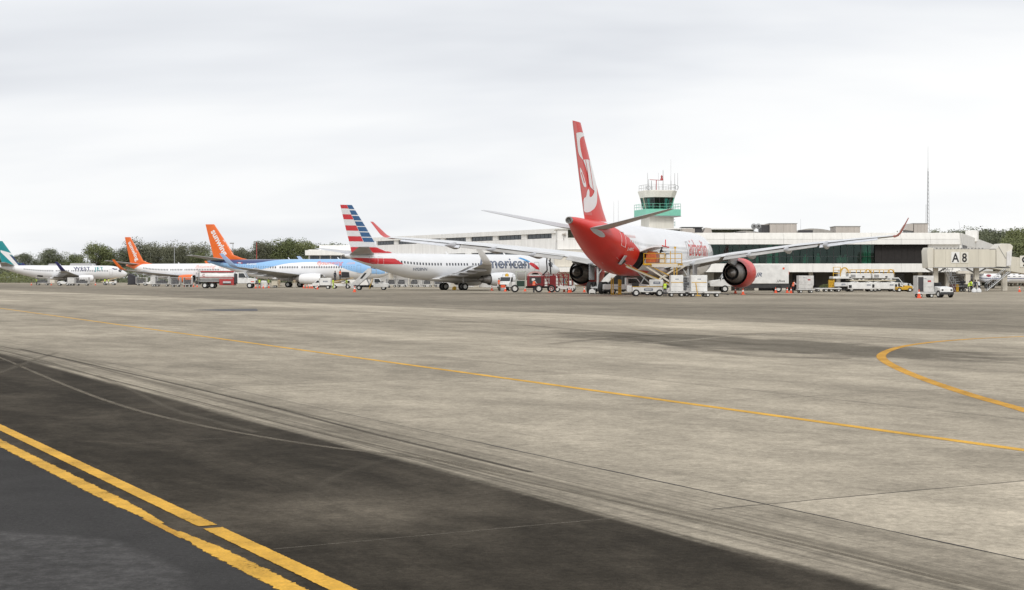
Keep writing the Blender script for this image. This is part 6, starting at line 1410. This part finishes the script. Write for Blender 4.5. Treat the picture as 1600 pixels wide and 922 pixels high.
# hydraulic lift hoses up to the wing
t = thing('fuel_hoses', 'pair of dark fuel hoses rising from the maroon truck to the wing', 'hose', at(857, 187, 0))
for x in (-.18, .24): MB().path([(x*2.6-.3, .2, 2.2), (x+.02, .1, 2.8), (x-.05, .0, 3.9), (x+.03, 0, 4.9)], .085, 8).build('hose', black, t)
MB().bx(-.5, .5, -.2, .25, 2.15, 2.28).build('coupling', greyp, t); MB().bx(-.4, .45, -.25, .25, 4.9, 5.05).build('nozzle_block', greyp, t)
# --- flat trailer with red wheels and a white box on it
t = thing('flat_trailer', 'long flat trailer with red wheels under the left engine', 'trailer', at(914, 200)); MB().bx(-2.6, 2.4, -.9, .9, .72, .90).build('deck', M('worn timber deck', (.22, .17, .11), .9, var=.3), t, bev=.02); MB().bar((-2.6, 0, .7), (-3.6, 0, .5), .1).build('tow_bar', maroon, t)
mb = MB(); mb.lathe([(-.09,.30),(.09,.30),(.09,.0)], 'y', n=16); rw_ = mb.mesh('red_rim', [maroon])
for x in (-1.7, 1.5):
    for sd in (1, -1):
        w_ = wheel(t, x, sd*.75, .45, .24); link_mesh('red_rim', rw_, w_, (0, sd*.05, 0))
t = thing('cargo_box', 'white cargo box standing on the red-wheeled trailer', 'box', at(911, 200, .92)); MB().bx(-1.2, 1.1, -.8, .8, 0, 1.15).build('shell', white, t, bev=.03)
for i in range(3): MB().bx(-1.1+i*.74, -1.1+i*.74+.68, -.83, -.8, .06, 1.08).build('panel', white, t, bev=.008)
# --- yellow access stand by the gear
t = thing('access_stand', 'yellow access stand beside the left main wheels', 'stand', at(963, 163)); mb = MB()
for x in (-.55, -.35, .25, .5):
    for y in (-.4, .4): mb.tube((x, y, 0), (x, y, 1.9 if x < 0 else 1.65), .035)
mb.bx(-.6, .55, -.45, .45, .05, .10); mb.bx(.2, .42, -.2, .2, .1, 1.7); mb.build('frame', yellow, t); MB().bx(-.55, .5, -.4, .4, .9, .95).build('tread', steel, t)
t = thing('towbar_head', 'small white chock cart beside the left main wheels', 'chock cart', at(925, 170)); MB().prism([(-.4,.12),(-.3,.5),(.1,.62),(.4,.35),(.4,.12)], -.35, .35).build('body', white, t, bev=.04)
for x in (-.3, .3): wheel(t, x, -.3, .14, .1); wheel(t, x, .3, .14, .1)
# --- pickup and stairs behind the A330
pickup(984, 167, 0, 'white pickup behind the raised belt loader', tx='GSE')
# --- main deck loader at the open cargo door
angL = R(-20.1); dp = AB.world(41.1, 2.9); t = thing('cargo_loader', 'yellow railed scissor lift raised to the open cargo door', 'cargo loader', (dp.x, dp.y, 0), angL)
ZP = 3.42
MB().bx(.2, 3.9, -1.35, 1.35, ZP-.22, ZP).build('platform', yellow, t, bev=.03); MB().bx(.3, 3.9, -1.2, 1.2, ZP, ZP+.05).build('roller_deck', steel, t); MB().bx(1.2, 4.0, -1.42, -1.36, ZP-.4, ZP-.05).build('platform_skirt', M('cream paint', (.74, .71, .62), .5), t)
rail(t, [(.3,-1.3),(2.6,-1.3)], ZP, 1.05, yellow, 2, .045); rail(t, [(.3,1.3),(3.8,1.3)], ZP, 1.05, yellow, 2, .045); MB().tube((3.7,-1.3,ZP), (3.7,-1.3,ZP+1.65), .045).tube((3.2,-1.3,ZP), (3.2,-1.3,ZP+1.3), .04).lathe([(-.05,.12),(.05,.12)], 'y', (3.7,-1.3,ZP+1.65), 10, cap=True).build('beacon_post', yellow, t)
MB().bx(2.0, 2.6, -1.25, -.75, ZP+.05, ZP+1.0).build('control_console', M('cream paint', (.74, .71, .62), .5), t, bev=.03); MB().bx(2.55, 2.95, -1.2, -.8, ZP+.95, ZP+1.05).build('control_lever_box', chassis, t)
mb = MB()
for y in (-1.1, 1.1): mb.bar((.4, y, .75), (4.2, y, ZP-.25), .16).bar((4.2, y, .75), (.4, y, ZP-.25), .16)
mb.tube((2.3,-1.2,2.0), (2.3,1.2,2.0), .09); mb.build('scissor_arms', MATS['cream paint'], t); MB().bar((1.0,-1.25,ZP-.3), (4.4,-1.3,1.5), .07).bar((3.6,-1.3,ZP-.2), (3.6,-1.3,1.0), .08).bar((3.9,-1.3,ZP-.2), (3.9,-1.3,1.0), .08).build('yellow_braces', yellow, t)
MB().bx(-.2, 5.2, -1.1, 1.1, .35, .8).build('chassis', dirtw, t, bev=.03); MB().tube((1.2,-.4,.9), (3.4,-.6,2.2), .22, .22, 12).build('hydraulic_ram', chassis, t)
for x in (.6, 4.4):
    for sd in (1, -1): wheel(t, x, sd*.95, .36, .26)
o = thing('wrapped_load', 'orange wrapped cargo at the open cargo door', 'cargo', (dp.x, dp.y, ZP+.06), angL); MB().prism([(.35, 0), (.35, .95), (.6, 1.25), (1.3, 1.2), (1.5, .8), (1.5, 0)], -.75, .75).build('wrap', cargo_o, o, bev=.08); MB().bx(.3, 1.55, -.8, .8, -.008, .0).build('pallet', steel, o)
pp_ = Vector((dp.x, dp.y, 0))+Matrix.Rotation(angL, 3, 'Z') @ Vector((1.9, -.6, ZP+.05)); person(0, 0, 'dark-clothed loader standing on the yellow lift platform', R(-20), shirt_d, None, trouser, 'reach', 1.72, loc=pp_)
# --- containers on dollies in front of the loader
def dolly(px, D, rz, label, L=2.3, w=1.6, bar_=True, barm=None):
    t = thing('dolly', label, 'dolly', at(px, D), rz, 'cargo dollies'); MB().bx(-L/2, L/2, -w/2, w/2, .36, .50).build('deck', dirtw, t, bev=.02); mb = MB()
    for i in range(5): mb.tube((-L/2+.2+i*(L-.4)/4, -w/2+.05, .51), (-L/2+.2+i*(L-.4)/4, w/2-.05, .51), .03)
    mb.build('rollers', steel, t)
    for x in (-L/2+.35, L/2-.35):
        for sd in (1, -1): wheel(t, x, sd*(w/2-.12), .19, .13)
    if bar_: MB().bar((L/2, 0, .33), (L/2+.9, 0, .22), .09).build('tow_bar', chassis, t)
    if barm: MB().bar((-.15, -w/2-.05, .12), (-.35, -w/2-.05, 1.35), .07).bx(-.35, .15, -w/2-.1, -w/2, .08, .16).build('raised_tow_bar', barm, t)
    return t
def uld(px, D, z, label, L=1.55, w=1.5, h=1.6, mats=None, slant=True, text=None, dark=False):
    mats = mats or dirtw; t = thing('cargo_container', label, 'container', at(px, D, z), 0, 'cargo containers')
    pts = [(-L/2, 0), (-L/2, h), (L/2, h), (L/2, .45 if slant else 0), (L/2-.35 if slant else L/2, 0)]
    MB().prism(pts, -w/2, w/2).build('shell', mats, t, bev=.02)
    MB().bx(-L/2+.08, L/2-.1, -w/2-.025, -w/2, .5, h-.1).build('door_panel', mats, t, bev=.01)
    if dark: MB().bx(-L/2+.06, -L/2+.55, -w/2-.035, -w/2-.01, .06, h-.12).build('dark_curtain', louver, t)
    if text: flat_text('lettering', text, .11, (-.45, -w/2-.03, h-.32), (1,0,0), (0,0,1), txt_aa, t); MB().bx(.18, .5, -w/2-.032, -w/2-.027, h-.6, h-.44).build('red_mark', redv, t)
    return t
dolly(1056, 148, 0, 'left cargo dolly of the pair beside the green-vest handler', 1.7); dolly(1091, 147, 0, 'right cargo dolly with raised yellow tow bar', 1.9, barm=yellow)
for px_, lb_ in ((1056.5, 'white container left of the wire cage, beside the green-vest handler'), (1091, 'white container right of the wire cage with yellow line')):
    t = uld(px_, 148 if px_ < 1060 else 147, .53, lb_, 1.25 if px_ < 1060 else 1.6, 1.5, 1.62, white, False, None); MB().bx(-.6 if px_ < 1060 else -.75, .6 if px_ < 1060 else .72, -.79, -.775, .86, .92).build('yellow_line', yellow, t); plate(t, (0, -.78, 1.18), .34, .08, -1)
bag_cart(1072, 150, 'small wire cage between the two white containers', 0, 'mesh', 1.0, 2.0, group='cages'); dolly(1112, 146, 0, 'empty low white dolly at the right end of the container train', 1.6, 1.4)
person(1039, 147, 'handler in green vest and dark trousers beside the white containers', R(90), shirt_d, hivis, trouser, 'stand', 1.55)
# --- box truck
t = thing('box_truck', 'long white box truck with italic logo behind the right engine', 'truck', at(1190, 192), math.pi)
cab_body(t, 3.6, 1.9, 2.2, 1.75, 1.35, .75, white); chassis_rails(t, -3.6, 6.4, .95); MB().bx(-3.3, 3.35, -1.2, 1.2, 1.12, 3.58).build('cargo_box', white, t, bev=.03)
MB().bx(-3.4, 3.3, -1.1, 1.1, .55, 1.1).build('side_skirt', chassis, t, bev=.02)
for i in range(6): MB().bx(-3.28+i*1.1, -3.28+i*1.1+1.06, 1.2, 1.215, 1.16, 3.52).build('side_panel', white, t, smooth=0)
flat_text('logo', 'JR', .50, (.95, 1.225, 2.05), (-1.25,0,0), (0,0,1), txt_aa, t, bold=.03, shear=.35); flat_text('lettering', 'J.JRoca', .27, (-1.75, 1.225, 1.35), (-1,0,0), (0,0,1), black, t, bold=.012, shear=.3); MB().bx(-2.75, -2.5, 1.218, 1.225, 2.95, 3.2).build('red_badge', cone_o, t); MB().bx(-3.36, -3.3, -1.1, 1.1, 2.3, 2.75).build('tail_marker', cone_o, t)
for x in (-2.0, 4.9):
    for sd in (1, -1): wheel(t, x, sd*.98, .46, .3)
# --- handler with container at the terminal
person(1239, 180, 'handler in orange vest pushing a white container', R(10), shirt_w, hivor, trouser, 'reach', 1.6)
dolly(1258, 183, 0, 'low dolly under the white container being pushed', 2.0); uld(1258, 183, .53, 'white container with red mark being pushed by the orange-vest handler', 1.85, 1.5, 1.62, dirtw, True, 'airberlin')
for px_, lb_ in ((1283, 'empty flat dolly right of the pushed container'), (1303, 'empty flat dolly left of the white cargo loaders')): dolly(px_, 198, 0, lb_, 1.7)
t = thing('planter', 'low scrubby planting on a kerb under the terminal', 'planter', at(1290, 212)); MB().bx(-2.2, 2.2, -.4, .4, 0, .3).build('kerb', wall_b, t, bev=.02); me = PROTO[2][1].copy(); me.materials.append(leafC); o = link_mesh('shrub', me, t, (0, 0, .0)); o.scale = (3.2, .8, 1.0)
# --- parked white cargo loaders
def big_loader(px, D, label, L=5.0, flip=1, cabh=.9):
    t = thing('deck_loader', label, 'cargo loader', at(px, D), 0 if flip > 0 else math.pi, 'parked white deck loaders')
    MB().bx(-L/2, L/2, -1.3, 1.3, .35, 1.25).build('body', white, t, bev=.06); MB().bx(-L*.42, L*.42, -1.25, 1.25, 1.45, 1.6).build('bridge_deck', M('loader deck sand', (.55, .50, .38), .6), t)
    mb = MB()
    for y in (-1.05, 1.05): mb.bar((-L*.4, y, 1.25), (L*.1, y, 1.65), .13).bar((L*.4, y, 1.25), (-L*.1, y, 1.65), .13)
    mb.build('scissor_arms', white, t); MB().bx(-L*.46, L*.34, -1.2, 1.2, 1.80, 2.50).build('platform_box', white, t, bev=.05); MB().bx(-L*.40, -L*.22, -1.215, -1.2, 1.9, 2.3).build('side_grille', greyp, t); MB().bx(L*.02, L*.10, -1.22, -1.2, 1.9, 2.1).build('marker', black, t)
    rail(t, [(-L*.42,-1.2),(L*.34,-1.2)], 2.45, .5, yellow, 1, .05); rail(t, [(-L*.42,1.2),(L*.34,1.2)], 2.45, .5, yellow, 1, .05)
    n = 10; MB().loft([[(L*.24+.45*math.cos(math.pi*i/n), y, 2.4+.65*math.sin(math.pi*i/n)) for i in range(n+1)]+[(L*.24+.36*math.cos(math.pi*i/n), y, 2.4+.55*math.sin(math.pi*i/n)) for i in range(n, -1, -1)] for y in (-1.0, -.85)]).build('guard_hoop', yellow, t)
    MB().bx(-L/2+.1, -L/2+.5, -1.32, -1.3, .5, .9).bx(L/2-.45, L/2-.15, -1.32, -1.3, .55, 1.0).build('hatch', black, t); plate(t, (L*.25, -1.306, .82), .5, .18, -1)
    for x in (-L*.36, L*.36):
        for sd in (1, -1): wheel(t, x, sd*1.1, .36, .3)
    return t
big_loader(1343, 200, 'middle of the parked white deck loaders, with tallest box', 3.7); big_loader(1379, 201, 'right parked white deck loader next to the white truck', 3.6)
t = thing('deck_loader', 'left parked white deck loader with upright yellow stair cage', 'cargo loader', at(1316, 200), 0, 'parked white deck loaders')
MB().bx(-1.3, 1.3, -1.2, 1.2, .7, 1.25).build('body', dirtw, t, bev=.05); MB().bx(-1.5, 1.0, -1.2, 1.2, 1.75, 2.05).build('platform', white, t, bev=.04); MB().bx(-.4, .3, -.9, .9, 2.05, 3.0).build('lift_mast', white, t, bev=.05); MB().bar((.9, -1, 1.8), (2.0, -1, 1.2), .14).bar((.9, 1, 1.8), (2.0, 1, 1.2), .14).build('ramp_arm', white, t)
rail(t, [(-1.45,-1.15),(-.5,-1.15)], 2.05, 1.25, yellow, 3, .05); n = 10; MB().loft([[(.1+.6*math.cos(math.pi*i/n), y, 2.55+.75*math.sin(math.pi*i/n)) for i in range(n+1)]+[(.1+.45*math.cos(math.pi*i/n), y, 2.55+.6*math.sin(math.pi*i/n)) for i in range(n, -1, -1)] for y in (-1.0, -.8)]).build('guard_hoop', yellow, t)
mb = MB(); [mb.bx(-1.9, -1.2, -.9, -.8+.0, .3+i*.24, .36+i*.24) for i in range(6)]; mb.bar((-1.9,-.95,.2), (-1.25,-.95,1.8), .1).bar((-1.9,-.2,.2), (-1.25,-.2,1.8), .1).bx(-1.95, -1.2, -.9, -.2, .3, 1.6); mb.build('yellow_steps', yellow, t, smooth=0)
for x in (-.7, .9):
    for sd in (1, -1): wheel(t, x, sd*1.0, .38, .28)
MB().bx(-1.6, 1.6, -.6, .6, .4, .7).build('chassis', chassis, t); plate(t, (-.1, -1.206, .9), .5, .18, -1)
t = pickup(1394, 206, 0, 'white pickup between the deck loaders and the yellow tractor'); tug(1426, 204, 0, 'low white tug behind the yellow tractor', s=.75)
# --- container with dark curtain and tractor
dolly(1444, 141, 0, 'dolly under the white container with dark curtain', 1.75, 1.5); uld(1443, 141, .53, 'white container with dark curtain beside the tractor', 1.55, 1.5, 1.55, dirtw, False, 'airberlin', True)
# --- bystanders and handlers
person(57, 371, 'far handler in yellow vest beside the far-left cart', 0, shirt_d, hivis); person(164, 368, 'far handler in yellow vest left of the far belt loader', R(90), shirt_d, hivis); person(170, 366, 'far handler in yellow vest standing at the far belt loader', R(200), shirt_w, hivis)
belt_loader(171, 376, 0, 'tiny belt loader at the far-left jet forward hold', .8, 1.8, 4.0)
person(405.5, 272, 'handler in yellow vest behind the tanker truck cones', R(90), shirt_d, hivis); person(419.5, 272, 'handler in yellow vest under the blue jet wing', R(0), shirt_d, hivis); person(436, 268, 'khaki-clothed worker beside the blue jet main wheel', R(90), shirt_k, None, shirt_k); person(460, 262, 'worker in pale clothing beneath the blue jet engine', R(-90), shirt_k, None, M('pale trousers', (.55, .52, .46), .8))
t = thing('white_bags', 'white covered bags between two yellow-vest handlers', 'bags', at(412.5, 273)); MB().prism([(-.55,0),(-.65,.9),(-.4,1.35),(.45,1.3),(.65,.7),(.55,0)], -.4, .4).build('cover', white, t, bev=.12); MB().bx(-.6,.6,-.45,.45,0,.06).build('pallet', chassis, t)
bag_cart(430, 276, 'small cream cart under the blue jet belly', 0, 'closed', 1.1, 1.35, M('cream cart', (.6, .55, .44), .6))
person(523.5, 254.6, 'dark-clothed handler standing on the far belt loader, left', R(60), shirt_d, None, trouser, 'stand', 1.75, z=1.32); person(531.5, 254.6, 'handler with orange top standing on the far belt loader, right', R(60), shirt_k, hivor, trouser, 'stand', 1.8, z=1.50)
person(520.5, 250, 'handler in full yellow gear left of the far belt loader', R(0), hivis, hivis, hivis); person(541.5, 250, 'handler in yellow vest right of the far belt loader', R(180), shirt_d, hivis)
person(779.5, 208, 'worker in orange vest beside the silver jet engine', R(0), hivor, hivor, M('olive trousers', (.10, .09, .06), .8), 'stand', 1.85); t = thing('round_bin', 'orange and grey drum beside the orange-vest worker', 'drum', at(786, 206)); MB().lathe([(.05,.3),(.1,.36),(.45,.36),(.5,.34)], 'z', n=16, cap=True).build('lower_body', greyp, t); MB().lathe([(.5,.33),(.85,.33),(.88,.28)], 'z', n=16, cap=True).build('upper_body', cone_o, t)
person(834, 185.5, 'worker in orange vest and white shirt at the maroon truck', R(60), shirt_w, hivor, trouser, 'reach', 1.72, cap=shirt_w)
person(887, 193, 'worker in white shirt and green vest beside the white tug, left', R(180), shirt_w, hivis); person(891.5, 193.5, 'worker in white shirt and dark tie beside the white tug, right', R(100), shirt_w, None, trouser, 'reach')
t = thing('water_bottle_stack', 'teal jerrycan standing on the white tug', 'jerrycan', at(881, 196.2, 1.12)); MB().bx(-.16, .16, -.2, .2, 0, .75).build('body', tealbag, t, bev=.05); MB().tube((0,0,.75), (0,0,.9), .08, .06, 10).build('cap', shirt_w, t)
for i, (px_, top_, vst, po, lb_) in enumerate(((1513.5, shirt_d, hivis, 'reach', 'handler in green vest leftmost of the group under the bridge'), (1517.5, shirt_w, hivis, 'stand', 'handler in green vest and pale shirt second in the group under the bridge'), (1524, shirt_d, None, 'stand', 'dark-clothed handler third in the group under the bridge'), (1530, shirt_w, None, 'reach', 'pale-shirted handler rightmost of the group under the bridge'))):
    person(px_, 189+i*.7, lb_, R(40*i), top_, vst, trouser, po, 1.5 if i == 0 else 1.65)
for px_, lb_ in ((1522, 'left white sack on the ground by the handlers'), (1529.5, 'right white sack on the ground by the handlers')):
    t = thing('sack', lb_, 'sack', at(px_, 186.5)); MB().lathe([(0,.15),(.05,.3),(.3,.32),(.5,.2),(.56,.05)], 'z', n=12, cap=True).build('bag', shirt_w, t); MB().tube((0,0,.54), (0,0,.64), .06, .09, 8).build('tie', shirt_w, t)
t = thing('waste_bin', 'maroon and yellow bin under the gate bridge stair', 'bin', at(1491, 198)); MB().bx(-.55, .1, -.4, .4, 0, 1.0).build('maroon_bin', M('bin maroon', (.16, .05, .05), .7), t, bev=.03); MB().bx(.12, .5, -.4, .4, 0, 1.0).build('yellow_bin', yellow, t, bev=.03)
bag_cart(1502, 200, 'dark small cart under the gate bridge', 0, 'mesh', 1.3, 1.0, chassis, 'cages')
# boarding stairs at the A330's far door, seen below the belly
t = thing('mobile_stairs', 'white mobile boarding stairs beyond the red tail belly', 'stairs', at(958, 196), R(15)); mb = MB()
for i in range(12): mb.bx(-2.0+i*.3, -1.7+i*.3, -.6, .6, .3+i*.26, .34+i*.26)
mb.build('steps', steel, t, smooth=0)
for sd in (1, -1): MB().bar((-2.1, sd*.65, .6), (1.6, sd*.65, 3.8), .06, .55).build('side_panel', white, t); 
for x in (-1.4, 1.2): wheel(t, x, -.6, .3, .2); wheel(t, x, .6, .3, .2)
MB().bx(-2.1, 1.6, -.5, .5, .3, .5).bar((1.2,0,.4), (1.2,0,3.2), .2).build('chassis', chassis, t)
# yellow chock under the silver jet
p_ = aa.world(19.0, 0); t = thing('wheel_chock', 'yellow equipment box between the silver jet main wheels', 'chock', (p_.x-.3, p_.y-2.5, 0)); MB().prism([(-.3,0),(-.3,.35),(-.05,.62),(.3,.5),(.3,0)], -.25, .25).build('body', yellow, t, bev=.03); MB().bx(-.32,.32,-.27,.27,0,.04).build('base', chassis, t)
